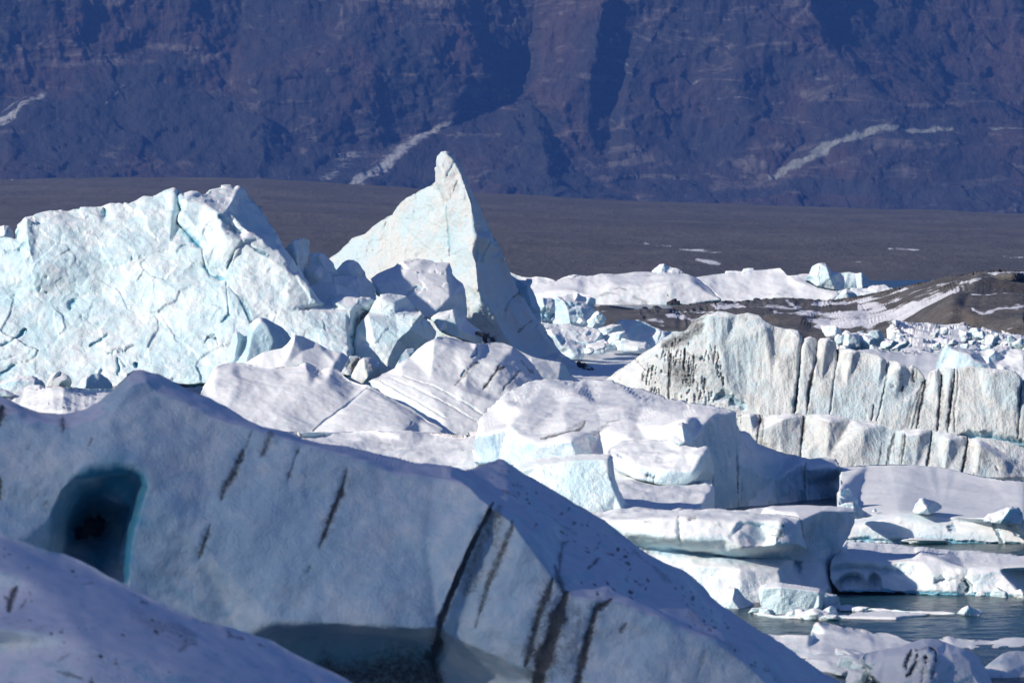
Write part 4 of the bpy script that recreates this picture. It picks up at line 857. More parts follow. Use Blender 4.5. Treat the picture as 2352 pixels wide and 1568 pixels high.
relief('ice_boulder', 12, 420, [(795, 480, 1), (830, 360, 1), (905, 255, 1), (970, 210, 1), (1060, 195, 1.4), (1100, 235, 1.4), (1195, 258, 1.6), (1245, 310, 2), (1265, 380, 2.4), (1230, 480, 2), (1000, 500, -1)], ridges=[[(990, 230, 0), (900, 330, -.4), (840, 470, -.5)], [(1010, 270, .6), (930, 350, -.8), (1100, 380, -1), (1200, 330, .2)]],
    strokes=[('dirt', [(1080, 210), (1070, 250), (940, 340), (870, 400), (845, 470)], 14, .2, .55)], k=0.4, mat=ICE['glacier_ice_grey'], step=1.4, soft=2, T=3, disp=(('fbm', .8, 0.045),), label='grey cleft boulder, middle of the three under the biggest berg', cat='ice boulder')
relief('ice_boulder', 12, 419, [(1350, 500, .5), (1400, 400, .5), (1460, 325, .8), (1540, 268, 1.2), (1640, 240, 1.6), (1740, 230, 2), (1800, 248, 2.4), (1900, 320, 3), (1965, 420, 3.4), (1985, 520, 3.4), (1650, 560, 0)], ridges=[[(1520, 320, -.4), (1500, 500, -1)], [(1560, 300, 0), (1660, 500, .2)]], k=0.4, mat=ICE['glacier_ice_blue'], step=1.4, soft=2, T=3,
    disp=(('fbm', .7, 0.06, (1, 1, .4)),), label='domed blue boulder, rightmost of the three under the biggest berg', cat='ice boulder')
relief('ice_boulder', 12, 412, [(425, 520, 0), (455, 460, .3), (540, 434, .5), (640, 440, .5), (700, 430, .6), (780, 460, 1), (805, 500, 1), (700, 540, -.5), (430, 545, -.5)], k=0.4, mat=ICE['snowy_ice'], step=1.3, soft=2, T=1.5, disp=(('fbm', .5, 0.0375),), label='small white lump in front of the leftmost boulder', cat='ice boulder')
relief('ice_boulder', 12, 398, [(-80, 495, 0), (0, 488, 0), (80, 510, .4), (160, 550, .8), (275, 604, 1.4), (200, 640, 0), (-80, 640, -.5)], ridges=[[(-20, 540, -.6), (120, 590, -.4)]], k=0.4, mat=ICE['snowy_ice'], step=1.3, soft=2, T=1.5, disp=(('fbm', .5, 0.03),), label='low pointed ice hump at the left edge on the ridged snow shelf', cat='ice boulder')

# ---------------------------------------------------------------- rounded ice and slanting slabs in the middle
LD = (('fbm', 1.4, 0.075), ('fbm', .35, 0.015))
relief('iceberg', 10, 392, [(298, 555, 2), (305, 500, 1.6), (338, 400, 1.2), (362, 382, 1.2), (385, 380, 1.6), (422, 408, 2.4), (428, 418, 3), (440, 365, 1.6), (470, 318, 1.4), (510, 285, 1.6), (540, 273, 1.8), (585, 283, 2.4), (640, 315, 3), (700, 345, 3.6), (742, 385, 4), (768, 432, 4.4), (740, 480, 3), (640, 560, 0), (430, 640, -2), (310, 630, -1)],
    ridges=[[(370, 395, 0), (380, 440, -.4), (350, 560, -.8)], [(395, 400, 1.4), (420, 440, 2.2), (400, 520, 1.0), (380, 590, -.4)], [(545, 290, .6), (600, 340, .2), (640, 420, 0), (700, 490, 1)], [(470, 400, -.4), (440, 560, -1.4)]], k=0.6, mat=ICE['glacier_ice_blue'], step=1.6, soft=8, T=5, disp=LD,
    label='smooth twin humped berg with a wet sheen, standing before the foot of the biggest berg')
relief('iceberg', 10, 384, [(425, 612, 3), (500, 565, 3), (560, 530, 3), (640, 512, 3.4), (700, 500, 3.6), (735, 470, 3.6), (770, 425, 3.6), (792, 400, 3.8), (860, 415, 4.4), (960, 460, 5), (1060, 518, 5.4), (1130, 524, 5.4), (1165, 545, 5.2), (1200, 575, 5), (1180, 620, 3), (1150, 662, 2), (1060, 690, 0), (800, 680, -2), (500, 680, -1)],
    ridges=[[(790, 412, 2.6), (760, 520, 1.2), (720, 600, 0)], [(850, 520, 2.2), (1000, 520, 3.6), (1060, 520, 5)], [(850, 520, 2.2), (760, 600, .2)], [(1130, 540, 4), (1090, 600, 1.6), (1060, 660, .4)]], k=0.6, mat=ICE['snowy_ice'], step=1.6, soft=7, T=5, disp=LD,
    label='low crested berg with a curved snowy lip, right of the smooth twin humps')
relief('ice_block', 10, 382, [(1138, 670, 0), (1180, 590, .6), (1200, 556, 1), (1240, 562, 1.2), (1282, 568, 1.4), (1262, 620, 1), (1225, 705, 0), (1185, 695, -.4)], strokes=[('dirt', [(1270, 575), (1230, 630), (1210, 690)], 14, .2, 1), ('dirt', [(1200, 570), (1170, 650)], 12, 0, .55)], k=0.6, mat=ICE['glacier_ice_grey'], step=1.4, soft=1, T=2, disp=(('fbm', .8, 0.06, (1, 1, .5)), ('fbm', .3, 0.0225)),
    label='dirty dark banded wedge of ice squeezed between two pale bergs', cat='ice block')
relief('iceberg', 10, 380, [(1215, 690, 1), (1235, 640, .6), (1265, 590, .8), (1300, 567, 1), (1350, 572, 1.6), (1430, 602, 2.4), (1470, 632, 3), (1525, 655, 3.6), (1440, 690, 2), (1330, 745, 0), (1290, 760, -.4), (1210, 715, 0)], ridges=[[(1300, 590, 0), (1400, 640, .6), (1330, 720, -.6)]], strokes=[('dirt', [(1450, 625), (1520, 650)], 8, 0, .4)], k=0.6, mat=ICE['glacier_ice_grey'], step=1.5, soft=2, T=3, disp=LD,
    label='grey rounded berg right of the dirty banded wedge')
relief('ice_block', 10, 388, [(1530, 645, 0), (1552, 600, 0), (1575, 550, .3), (1612, 508, .6), (1660, 504, 1), (1720, 522, 2), (1700, 580, 1), (1600, 660, -.6)], k=0.6, mat=ICE['glacier_ice_blue'], step=1.5, soft=2, T=2, disp=LD, label='small pale blue hump left of the brown banded slab', cat='ice block')
relief('slanted_iceberg', 2, 353, [(437, 1456, 5), (480, 1432, 6), (520, 1412, 7), (600, 1376, 8), (645, 1335, 8), (740, 1268, 9), (810, 1215, 10), (850, 1188, 10), (905, 1196, 11), (960, 1210, 12), (1080, 1234, 13), (1190, 1230, 15), (1240, 1234, 15.4), (1285, 1248, 15.4), (1345, 1290, 15), (1400, 1345, 14.4), (1470, 1440, 13.4), (1560, 1520, 12), (1500, 1640, 4), (1150, 1830, -3), (900, 1850, -5), (700, 1750, -2), (520, 1560, 3)],
    ridges=[[(820, 1225, 7.6), (940, 1250, 8), (1060, 1278, 8.2)], [(1075, 1240, 10), (1062, 1330, 7), (1020, 1390, 5.6), (975, 1440, 4.8)], [(620, 1385, 5), (800, 1440, 3.8), (940, 1480, 3), (1010, 1500, 2.8)], [(640, 1420, 4), (800, 1500, 2), (960, 1600, .6), (1100, 1690, -1)], [(1090, 1330, 7.6), (1200, 1350, 7.4), (1240, 1368, 7.6)], [(1240, 1368, 7.8), (1200, 1440, 5.4), (1130, 1520, 3.8)],
        [(1320, 1410, 8), (1260, 1500, 5), (1210, 1560, 3.6)], [(1340, 1400, 9.4), (1440, 1460, 9)], [(1000, 1520, 2), (1150, 1560, 2), (1300, 1620, 2)], [(1290, 1260, 13.6), (1420, 1440, 10.5)], [(480, 1450, 4), (900, 1700, -2)]],
    strokes=[('dirt', [(1215, 1365), (1190, 1400), (1150, 1460), (1120, 1500)], 10.3, .25, 0.93), ('dirt', [(1250, 1370), (1190, 1400)], 8.05, .1, 0.85), ('dirt', [(1100, 1345), (1050, 1360), (1000, 1420), (950, 1480)], 12.6, .1, 0.62), ('dirt', [(1330, 1400), (1300, 1430), (1240, 1490), (1230, 1510)], 9.2, .15, 0.65), ('crack', [(1080, 1262), (1070, 1300), (1045, 1320)], 6, .5, .7), ('crack', [(1010, 1390), (985, 1430)], 4, .3, .6),
        ('dirt', [(1340, 1330), (1410, 1410)], 16.1, 0, 0.54), ('dirt', [(1080, 1245), (1230, 1260)], 5.75, 0, 0.39), ('crack', [(560, 1430), (760, 1510), (940, 1610), (1080, 1700)], 4, .25, .10), ('crack', [(640, 1420), (820, 1480), (1000, 1580), (1130, 1660)], 4, .25, .10), ('crack', [(500, 1450), (700, 1560), (900, 1680)], 4, .25, .10), ('snow', [(600, 1440), (1000, 1640)], 60, 0, .8), ('snow', [(800, 1500), (1200, 1580)], 40, 0, .5)],
    k=0.7, mat=ICE['snowy_ice'], halo=(2.2, .35), step=1.8, soft=9, T=12, disp=(('fbm', 2, 0.09), ('ridge', 1.1, .07, (.35, 1, 1), 32), ('fbm', .3, 0.0188)), parts=[('banded_face', [(1075, 1240), (1190, 1235), (1345, 1290), (1470, 1440), (1300, 1600), (1000, 1510), (1010, 1400)])], label='tilted snowy slab with wavy brown dirt bands, below the pinnacle')
relief('iceberg', 2, 410, [(1280, 1262, 2), (1305, 1265, 2), (1400, 1310, 2), (1480, 1330, 2.5), (1575, 1345, 3), (1600, 1360, 3.5), (1635, 1420, 4), (1705, 1470, 5), (1640, 1500, 2), (1480, 1520, -1), (1360, 1400, 0)], ridges=[[(1400, 1360, .5), (1560, 1440, 1)]], k=0.6, mat=ICE['snowy_ice'], step=1.8, soft=2, T=4, disp=LD,
    label='shaded low slab wedged under the right flank of the pinnacle, behind the brown banded slab')
relief('slanted_iceberg', 10, 346, [(80, 860, 4), (95, 845, 4.5), (130, 775, 7), (170, 700, 9), (195, 655, 10), (230, 630, 11), (330, 604, 12), (450, 616, 12), (640, 628, 12), (780, 620, 12), (840, 600, 12.4), (872, 589, 12.6), (905, 600, 13), (955, 638, 13.2), (985, 680, 12.6), (1010, 650, 12.8), (1060, 640, 13), (1110, 660, 12.8), (1200, 730, 12), (1340, 776, 11.4), (1420, 830, 10.6),
        (1600, 925, 9), (1750, 1005, 7.4), (1900, 1110, 5.4), (1960, 1160, 4), (1800, 1260, 0), (1300, 1300, -3), (700, 1260, -3), (380, 1060, 0)],
    ridges=[[(220, 650, 9), (180, 760, 5.4), (200, 860, 4.2)], [(230, 640, 9.6), (330, 660, 8.6), (380, 740, 6.4), (560, 720, 8), (640, 640, 11)], [(870, 610, 10.6), (900, 680, 9), (960, 700, 10)], [(1060, 660, 11), (1030, 740, 8.4), (900, 800, 6.4), (700, 760, 7)], [(1340, 790, 9.6), (1190, 910, 6), (1080, 990, 4), (920, 1110, 1)], [(300, 960, 2), (700, 1000, 2), (1100, 1060, 1.6), (1600, 1100, 1)],
        [(1345, 800, 9.4), (1500, 900, 7.8), (1700, 1010, 5.8), (1880, 1120, 3.4)]],
    strokes=[('crack', [(1338, 792), (1250, 860), (1190, 910), (1080, 990), (1000, 1040), (930, 1108)], 5, .35, .4), ('crack', [(1665, 1040), (1640, 1070)], 4, .2, .3), ('crack', [(980, 660), (950, 690)], 12, .3, .3), ('dirt', [(400, 720), (520, 760), (760, 700)], 40, 0, .14), ('dirt', [(1200, 820), (1230, 800)], 6, .1, .3), ('snow', [(700, 900), (1050, 780)], 90, 0, .35)],
    k=0.65, mat=ICE['snowy_ice'], step=1.9, soft=22, T=12, disp=(('fbm', 2.2, 0.105), ('ridge', .9, .05, (.4, 1, 1), -38), ('fbm', .3, 0.015)), label='broad pale slab with a diagonal crack, just behind the foreground crest')

# ---------------------------------------------------------------- streaked walls at the right
relief('ice_cliff', 3, 345, [(60, 770, 12), (100, 742, 11), (150, 700, 10), (230, 652, 9), (300, 600, 8.5), (350, 574, 8), (400, 532, 7.6), (460, 492, 7), (530, 478, 6.4), (560, 440, 6), (600, 415, 5.6), (640, 390, 5.4), (662, 396, 5.2), (700, 381, 5), (745, 385, 4.8), (800, 401, 4.6), (860, 388, 4.6), (920, 401, 4.4), (960, 436, 4), (1000, 460, 3.8), (1060, 476, 3.6), (1130, 486, 3.4), (1144, 520, 3.2), (1150, 556, 3.4),
        (1165, 532, 3), (1195, 520, 3), (1226, 530, 3), (1236, 548, 3.2), (1250, 528, 2.8), (1300, 521, 2.8), (1330, 545, 2.8), (1339, 592, 3), (1345, 580, 2.6), (1400, 580, 2.4), (1500, 601, 2), (1560, 615, 1.8), (1600, 640, 1.6), (1606, 660, 1.8), (1620, 640, 1.4), (1660, 648, 1.2), (1700, 666, 1), (1715, 688, 1.2), (1740, 668, .8), (1775, 690, .8), (1800, 722, 1), (1812, 752, 1.4), (1835, 706, .2), (1880, 687, 0),
        (1896, 718, .4), (1908, 686, -.2), (1964, 690, -.4), (1975, 684, -.6), (2080, 677, -1), (2200, 690, -1.6), (2288, 704, -2), (2330, 742, -2), (2350, 800, -2), (2440, 840, -2), (2440, 1130, -7), (2000, 1110, -6), (1600, 1070, -5), (1100, 1010, -4), (850, 1010, -3), (500, 920, 0), (200, 860, 5)],
    ridges=[[(150, 740, 8), (300, 740, 4), (500, 800, 1), (560, 860, 0)], [(400, 600, 5.4), (450, 620, 4), (560, 560, 3.6), (640, 560, 2.8)], [(660, 400, 3.6), (640, 480, 3), (700, 560, 1.8), (740, 640, .8), (760, 760, -.4)], [(760, 420, 3.4), (740, 560, 2.2), (850, 700, 1.4), (860, 900, -1.4)], [(560, 470, 5.4), (520, 560, 4.2)], [(950, 470, 2), (1000, 700, .4), (1050, 900, -2.4)],
        [(1138, 520, 1.6), (1128, 700, 0), (1108, 900, -2.6)], [(1160, 560, 1.2), (1140, 800, -1.2), (1120, 940, -3)], [(1280, 540, 1.2), (1250, 760, -1), (1230, 940, -3.2)], [(1420, 600, .6), (1380, 800, -1.6), (1360, 980, -3.6)], [(1580, 640, .2), (1560, 820, -2), (1530, 980, -4)], [(1680, 680, -.4), (1650, 860, -2.6), (1620, 1000, -4.4)],
        [(1860, 720, -1.2), (1840, 880, -3), (1820, 1020, -5)], [(1940, 710, -1.6), (1920, 880, -3.4), (1890, 1030, -5.2)], [(2150, 710, -2.6), (2130, 900, -4.4), (2080, 1050, -6)], [(2310, 760, -3), (2290, 950, -5), (2270, 1060, -6)]],
    strokes=unframe(specks([(1450, 870), (1530, 790), (1600, 735), (1640, 745), (1650, 800), (1664, 880), (1640, 930), (1540, 910)], 150, 12, 94, .8, 1.8, .4, 5, 18, .42), 3) + [('crack', [(1148, 560), (1140, 680), (1125, 800), (1108, 930)], 7, .7, .75), ('dirt', [(1146, 560), (1132, 750), (1112, 940)], 5, .2, .7), ('dirt', [(1235, 545), (1222, 640), (1210, 720), (1190, 800), (1175, 930)], 6, .5, .95), ('dirt', [(1226, 560), (1212, 690), (1186, 850)], 8, .1, .45), ('dirt', [(1340, 590), (1335, 680), (1320, 760), (1300, 940)], 5, .5, .35), ('dirt', [(1350, 600), (1340, 650)], 9, .1, .4), ('crack', [(1340, 585), (1340, 650)], 7, .3, .5),
        ('dirt', [(1604, 660), (1602, 740), (1585, 830), (1575, 880), (1550, 970)], 4, .4, .6), ('dirt', [(1535, 880), (1525, 970)], 6, .3, .9), ('dirt', [(1500, 900), (1490, 970)], 5, .1, .4), ('dirt', [(1748, 695), (1745, 730), (1750, 760)], 7, .15, .9), ('dirt', [(1768, 700), (1765, 740)], 5, .1, .6), ('dirt', [(1640, 770), (1630, 790)], 9, .15, .6), ('dirt', [(1690, 780), (1688, 810)], 7, .15, .8), ('dirt', [(1670, 745), (1690, 740)], 5, .05, .5),
        ('dirt', [(1812, 735), (1805, 790), (1790, 870), (1775, 940), (1768, 1010)], 8, .5, 1), ('dirt', [(1795, 760), (1770, 880), (1740, 1010)], 6, .2, .75), ('dirt', [(1780, 800), (1740, 900), (1715, 1010)], 8, .15, .55), ('dirt', [(1740, 830), (1720, 930), (1700, 1010)], 6, .1, .5), ('dirt', [(1700, 800), (1670, 990)], 5, .05, .35), ('dirt', [(1895, 720), (1892, 820), (1885, 900), (1876, 1020)], 7, .5, 1), ('dirt', [(1905, 720), (1900, 860)], 8, .1, .45), ('dirt', [(1968, 690), (1962, 780), (1945, 880), (1932, 1030)], 7, .5, 1),
        ('dirt', [(1985, 690), (1985, 800), (1965, 900), (1970, 1030)], 7, .2, .55), ('dirt', [(1955, 700), (1940, 860), (1920, 1000)], 4, .1, .4), ('dirt', [(2010, 690), (2000, 850), (1980, 1000)], 10, 0, .3), ('dirt', [(2325, 760), (2315, 900), (2305, 1060)], 9, .4, .8), ('dirt', [(2290, 850), (2295, 1000)], 5, .1, .5), ('dirt', [(2150, 900), (2145, 930)], 3, .05, .4), ('crack', [(2000, 1050), (2150, 1055), (2260, 1075), (2360, 1100)], 20, .9, .6),
        ('dirt', [(450, 610), (445, 700), (440, 790), (442, 850)], 7, .35, .9), ('dirt', [(527, 580), (520, 650), (525, 700)], 7, .35, .95), ('dirt', [(578, 610), (570, 660), (565, 710)], 7, .3, .85), ('dirt', [(632, 740), (628, 800)], 9, .3, .8), ('dirt', [(480, 820), (480, 860)], 9, .2, .5), ('dirt', [(560, 460), (600, 430), (620, 420)], 10, .3, .5), ('dirt', [(500, 540), (560, 520), (600, 490)], 11, .2, .6), ('dirt', [(420, 560), (470, 560)], 9, .15, .6),
        ('dirt', [(370, 610), (380, 630)], 8, .15, .6), ('dirt', [(540, 600), (560, 620), (640, 640)], 10, .15, .5), ('dirt', [(400, 700), (500, 730), (600, 720)], 7, .2, .4), ('dirt', [(450, 660), (560, 760)], 80, 0, .62), ('dirt', [(620, 450), (520, 520), (400, 570)], 42, 0, .7), ('dirt', [(300, 640), (400, 760)], 50, 0, .25), ('dirt', [(620, 640), (740, 860)], 60, 0, .28), ('dirt', [(660, 600), (720, 660)], 12, .2, .4), ('dirt', [(350, 800), (420, 840)], 10, .2, .4), ('crack', [(690, 850), (740, 830), (800, 870), (850, 890)], 18, .6, .35), ('crack', [(770, 850), (778, 870)], 10, .5, .4),
        ('dirt', [(640, 400), (600, 450), (600, 500)], 12, .2, .4), ('dirt', [(260, 640), (320, 700)], 8, .15, .4), ('dirt', [(310, 720), (330, 760)], 8, .15, .45)],
    k=.3, mat=ICE['glacier_ice_grey'], halo=(2.8, .42), step=1.8, soft=10, T=14, disp=(('fbm', 2.4, 0.075, (1, 1, .4)), ('ridge', .9, .06, (1, 1, .16), 4), ('fbm', .45, 0.0263), ('fbm', .15, 0.009)), parts=[('pitted_slope', [(40, 780), (400, 515), (640, 380), (660, 400), (700, 560), (760, 760), (720, 1000), (40, 900)])], label='tall grey ice cliff with vertical black streaks and a pitted left slope', cat='ice cliff')
# pitted lumps on the cliff's left slope
relief('ice_cliff', 3, 302, [(795, 905, 6), (805, 925, 5), (812, 932, 5), (870, 925, 4.6), (960, 934, 4.4), (1060, 926, 4.2), (1150, 922, 4), (1164, 938, 4), (1200, 931, 3.8), (1300, 936, 3.6), (1380, 950, 3.4), (1450, 972, 3.2), (1510, 974, 3), (1580, 990, 2.6), (1650, 1016, 2.4), (1700, 1013, 2.2), (1800, 1009, 2), (1846, 1018, 2), (1940, 1030, 1.6), (2032, 1050, 1.4), (2050, 1062, 1.6), (2100, 1060, 1.4), (2150, 1085, 1.4),
        (2200, 1112, 1.4), (2338, 1198, 1.2), (2440, 1250, 1), (2440, 1330, -2), (2200, 1330, -3), (2000, 1310, -3.4), (1700, 1270, -3), (1370, 1260, -2.4), (1150, 1220, -1), (950, 1150, 1), (860, 1060, 3), (815, 1000, 5)],
    ridges=[[(870, 940, 2), (890, 1040, 1)], [(1050, 950, 1.8), (1040, 1120, 0)], [(1300, 970, 1), (1280, 1180, -1.6)], [(1480, 1010, .8), (1440, 1200, -2)], [(1700, 1040, 0), (1680, 1210, -2.4)], [(1780, 1035, -.2), (1760, 1220, -2.4)], [(1940, 1060, -.6), (1910, 1240, -2.8)], [(2100, 1090, -.8), (2080, 1260, -3)], [(2140, 1110, -.6), (2230, 1180, -1), (2240, 1280, -2.6)]],
    strokes=[('dirt', [(922, 935), (932, 955), (920, 1010), (910, 1100)], 7, .3, .95), ('dirt', [(940, 940), (945, 1010), (935, 1100)], 7, .1, .55), ('dirt', [(1162, 935), (1158, 1010), (1148, 1090), (1142, 1170)], 6, .4, 1), ('dirt', [(1172, 960), (1160, 1080)], 6, .05, .4), ('dirt', [(1580, 1080), (1570, 1150), (1555, 1220)], 4, .1, .75), ('dirt', [(1648, 1030), (1625, 1100), (1600, 1210)], 6, .2, .8), ('dirt', [(1620, 1110), (1612, 1200)], 4, .1, .6),
        ('dirt', [(1640, 1060), (1645, 1180)], 4, .05, .5), ('dirt', [(1702, 1030), (1698, 1090), (1682, 1200)], 6, .3, .95), ('dirt', [(1690, 1030), (1670, 1200)], 7, .1, .6), ('dirt', [(1844, 1020), (1838, 1100), (1820, 1225)], 6, .4, .95), ('dirt', [(2038, 1055), (2030, 1130), (2005, 1260)], 7, .4, 1), ('dirt', [(2022, 1055), (2025, 1100)], 5, .1, .6), ('dirt', [(2190, 1210), (2205, 1240)], 5, .2, .8), ('dirt', [(2105, 1190), (2100, 1240)], 3, .05, .4), ('dirt', [(820, 950), (822, 980)], 4, .1, .6), ('dirt', [(1250, 960), (1230, 1180)], 30, 0, .12)],
    k=0.32, mat=ICE['glacier_ice_grey'], halo=(2.6, .4), step=1.8, soft=10, T=10, disp=(('fbm', 2.0, 0.075, (1, 1, .5)), ('ridge', .8, .04, (1, 1, .2)), ('fbm', .4, 0.0225)), label='lower bright ice wall with narrow black seams, in front of the tall grey cliff', cat='ice cliff')
relief('iceberg', 3, 312, [(2050, 1070, 2), (2090, 1052, 2), (2180, 1062, 2), (2260, 1080, 2), (2345, 1112, 2), (2440, 1140, 2), (2440, 1300, -1), (2250, 1240, -1)], k=0.4, mat=ICE['glacier_ice_grey'], step=2, soft=2, T=5, disp=LD, label='small grey ridge at the right edge between the two streaked walls')

# ---------------------------------------------------------------- berg with the blue shaded wall
relief('iceberg', 0, 268, [(1085, 1010, 10), (1094, 993, 12), (1101, 968, 15), (1111, 949, 18), (1128, 932, 20), (1150, 912, 22), (1180, 890, 25), (1215, 878, 27), (1254, 873, 29), (1328, 877, 31), (1360, 874, 31), (1387, 874, 31), (1426, 879, 30), (1461, 890, 28), (1510, 906, 24), (1549, 917, 20), (1594, 925, 16), (1640, 933, 11), (1684, 941, 6), (1691, 946, 5), (1693, 972, 5), (1700, 990, 7), (1720, 998, 8), (1738, 1020, 9), (1777, 1030, 10), (1842, 1049, 12),
        (1863, 1052, 13), (1890, 1051, 14), (1919, 1055, 14), (1928, 1068, 13), (1936, 1092, 13), (1932, 1122, 12), (1927, 1161, 11), (1926, 1190, 10), (1600, 1210, -4), (1560, 1120, -2), (1300, 1080, 2), (1090, 1060, 8)],
    ridges=[[(1570, 958, 1), (1604, 947, 1.6), (1645, 944, 2), (1684, 943, 3.4)], [(1575, 965, -.6), (1590, 1010, -1.6), (1600, 1100, -2.6), (1605, 1180, -3.4)], [(1691, 950, 4), (1692, 1060, 3), (1694, 1180, 2)], [(1700, 1000, 5.4), (1740, 1040, 6.4), (1780, 1100, 6), (1800, 1190, 5)], [(1844, 1056, 9.4), (1850, 1110, 9), (1848, 1180, 8)], [(1855, 1062, 10), (1900, 1062, 11), (1928, 1072, 11.6)], [(1860, 1075, 8.6), (1920, 1072, 10.6)],
        [(1160, 925, 14), (1200, 940, 9), (1170, 980, 6), (1110, 995, 6)], [(1254, 880, 25), (1320, 900, 17), (1290, 940, 10), (1240, 985, 6), (1200, 1010, 4)], [(1387, 878, 28), (1370, 930, 12), (1300, 975, 5), (1240, 1020, 2)], [(1426, 885, 26), (1480, 930, 12), (1540, 950, 4)], [(1370, 930, 12), (1430, 940, 9), (1460, 975, 4), (1440, 1000, 1)], [(1440, 960, 6), (1380, 985, 4.4), (1310, 1010, 1)], [(1510, 975, 1), (1500, 1020, -.4)]],
    strokes=[('dirt', [(1345, 972), (1330, 985), (1290, 995), (1240, 1008)], 3.4, .3, .8), ('dirt', [(1350, 970), (1300, 985), (1260, 1000)], 6, .1, .4), ('dirt', [(1425, 966), (1400, 972), (1380, 985)], 3, .3, .6), ('dirt', [(1400, 980), (1360, 1000)], 3, .2, .5), ('dirt', [(1280, 935), (1220, 990)], 4, .1, .22), ('crack', [(1320, 965), (1380, 975), (1440, 955)], 4, .4, .06),
        ('dirt', [(1637, 1070), (1640, 1120), (1638, 1170)], 3, .2, .5), ('dirt', [(1628, 1080), (1630, 1170)], 3, .1, .3), ('dirt', [(1691, 1030), (1690, 1080), (1694, 1175)], 2.6, .5, .7), ('crack', [(1691, 980), (1692, 1100)], 3, .4, .4), ('dirt', [(1699, 1100), (1704, 1175)], 2, .2, .4), ('dirt', [(1850, 1060), (1849, 1100), (1850, 1170)], 3, .5, .6), ('dirt', [(1855, 1085), (1862, 1170)], 3, .2, .3), ('dirt', [(1652, 1080), (1660, 1085)], 4, .2, .5),
        ('crack', [(1760, 1070), (1800, 1110), (1790, 1150)], 34, 0, .5), ('crack', [(1640, 1010), (1650, 1170)], 36, 0, .28), ('crack', [(1700, 1080), (1900, 1130)], 60, 0, .32), ('snow', [(1700, 1000), (1720, 1040), (1760, 1060)], 9, 0, .4)],  # wide blue strokes put the wall's shade tone into the colour
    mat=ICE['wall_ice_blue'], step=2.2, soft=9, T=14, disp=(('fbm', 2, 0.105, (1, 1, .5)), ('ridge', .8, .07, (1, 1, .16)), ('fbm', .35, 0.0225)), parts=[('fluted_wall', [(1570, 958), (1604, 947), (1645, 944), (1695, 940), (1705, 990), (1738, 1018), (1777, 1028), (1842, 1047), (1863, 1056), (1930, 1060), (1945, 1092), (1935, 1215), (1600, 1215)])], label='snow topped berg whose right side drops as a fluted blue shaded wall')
relief('ice_block', 0, 264, [(1535, 1000, 1), (1541, 988, 1), (1553, 974, 1.2), (1568, 968, 1.6), (1582, 975, 2), (1591, 996, 2), (1592, 1022, 1.6), (1560, 1025, 0), (1542, 1015, 0)], ridges=[[(1568, 980, .4), (1574, 1015, 0)]], mat=ICE['snowy_ice'], step=1.8, soft=2, T=2, disp=(('fbm', .6, 0.045),), label='small white block at the left foot of the fluted blue wall', cat='ice block')

# ---------------------------------------------------------------- snow field, jutting ledge and the cut block
relief('snow_floe', 0, 280, [(600, 985, z(2.2)), (690, 992, z(2.1)), (796, 992, z(2.0)), (845, 988, z(2.1)), (880, 991, z(2.1)), (940, 990, z(2.1)), (1003, 993, z(2.0)), (1067, 999, z(2.0)), (1077, 993, z(2.1)), (1101, 987, z(2.3)), (1141, 995, z(2.2)), (1190, 1003, z(2.1)), (1239, 1010, z(2.1)), (1288, 1016, z(2.1)), (1350, 1018, z(2.1)), (1387, 1017, z(2.1)), (1403, 1012, z(2.1)), (1500, 1010, z(2.1)), (1600, 1030, z(2)), (1640, 1120, z(1.2)),
        (1608, 1168, z(.9)), (1580, 1172, z(.9)), (1520, 1176, z(.9)), (1456, 1180, z(.9)), (1380, 1230, z(.6)), (1250, 1300, z(.2)), (900, 1250, z(.2)), (600, 1150, z(.8))],
    ridges=[[(1290, 1075, z(1.8)), (1380, 1090, z(1.5)), (1440, 1120, z(1.3))], [(700, 1010, z(1.7)), (950, 1020, z(1.6)), (1200, 1040, z(1.8))], [(760, 1030, z(1.5)), (1000, 1045, z(1.5))]],
    strokes=[('dirt', [(870, 1016), (900, 1020)], 2.5, 0, .35), ('crack', [(925, 1040), (880, 1040)], 3, .1, .15), ('dirt', [(1060, 1044), (1100, 1038)], 3, 0, .2)], mat=ICE['snow_crust'], step=2.2, soft=14, T=6, back='down', jag=.2, disp=(('fbm', 3, .17, (1, .35, 1)), ('ridge', 1.6, .06, (1, .4, 1))), label='bright wind rippled snow field stretching across the middle behind the shaded foreground berg', cat='snow floe')
relief('ice_ledge', 0, 262, [(1392, 1040, 4), (1401, 1028, 6), (1430, 1013, 8), (1480, 1008, 8), (1518, 1013, 7), (1549, 1013, 6), (1583, 1025, 4), (1604, 1030, 2), (1623, 1028, 2.6), (1633, 1052, 3.4), (1639, 1086, 4), (1633, 1102, 4.6), (1604, 1132, 6), (1596, 1142, 6), (1582, 1140, 3), (1580, 1120, .6), (1560, 1112, -.4), (1510, 1106, -.6), (1460, 1098, -.2), (1420, 1080, 1)],
    ridges=[[(1430, 1040, 3), (1500, 1040, 2.4), (1570, 1040, 1.4), (1610, 1045, .6)], [(1620, 1040, 1), (1614, 1080, .6), (1600, 1105, .8), (1586, 1118, 1)], [(1470, 1070, .2), (1540, 1080, -1), (1590, 1085, -1)]],
    strokes=[('crack', [(1485, 1092), (1500, 1096), (1510, 1099)], 6, .5, .55), ('crack', [(1615, 1110), (1595, 1130), (1590, 1140)], 9, .2, .8), ('crack', [(1418, 1044), (1430, 1050)], 4, .2, .4)], k=0.5, mat=ICE['snowy_ice'], step=1.8, soft=8, T=6, disp=(('fbm', 1.6, 0.12), ('facet', 1.2, 0.0252), ('fbm', .3, 0.0188)), parts=[('underside', [(1645, 1086), (1606, 1136), (1582, 1144), (1578, 1120), (1600, 1105), (1614, 1080), (1625, 1060)])], label='sunlit overhanging ice ledge with a turquoise underside, left of the fluted blue wall', cat='ice ledge')
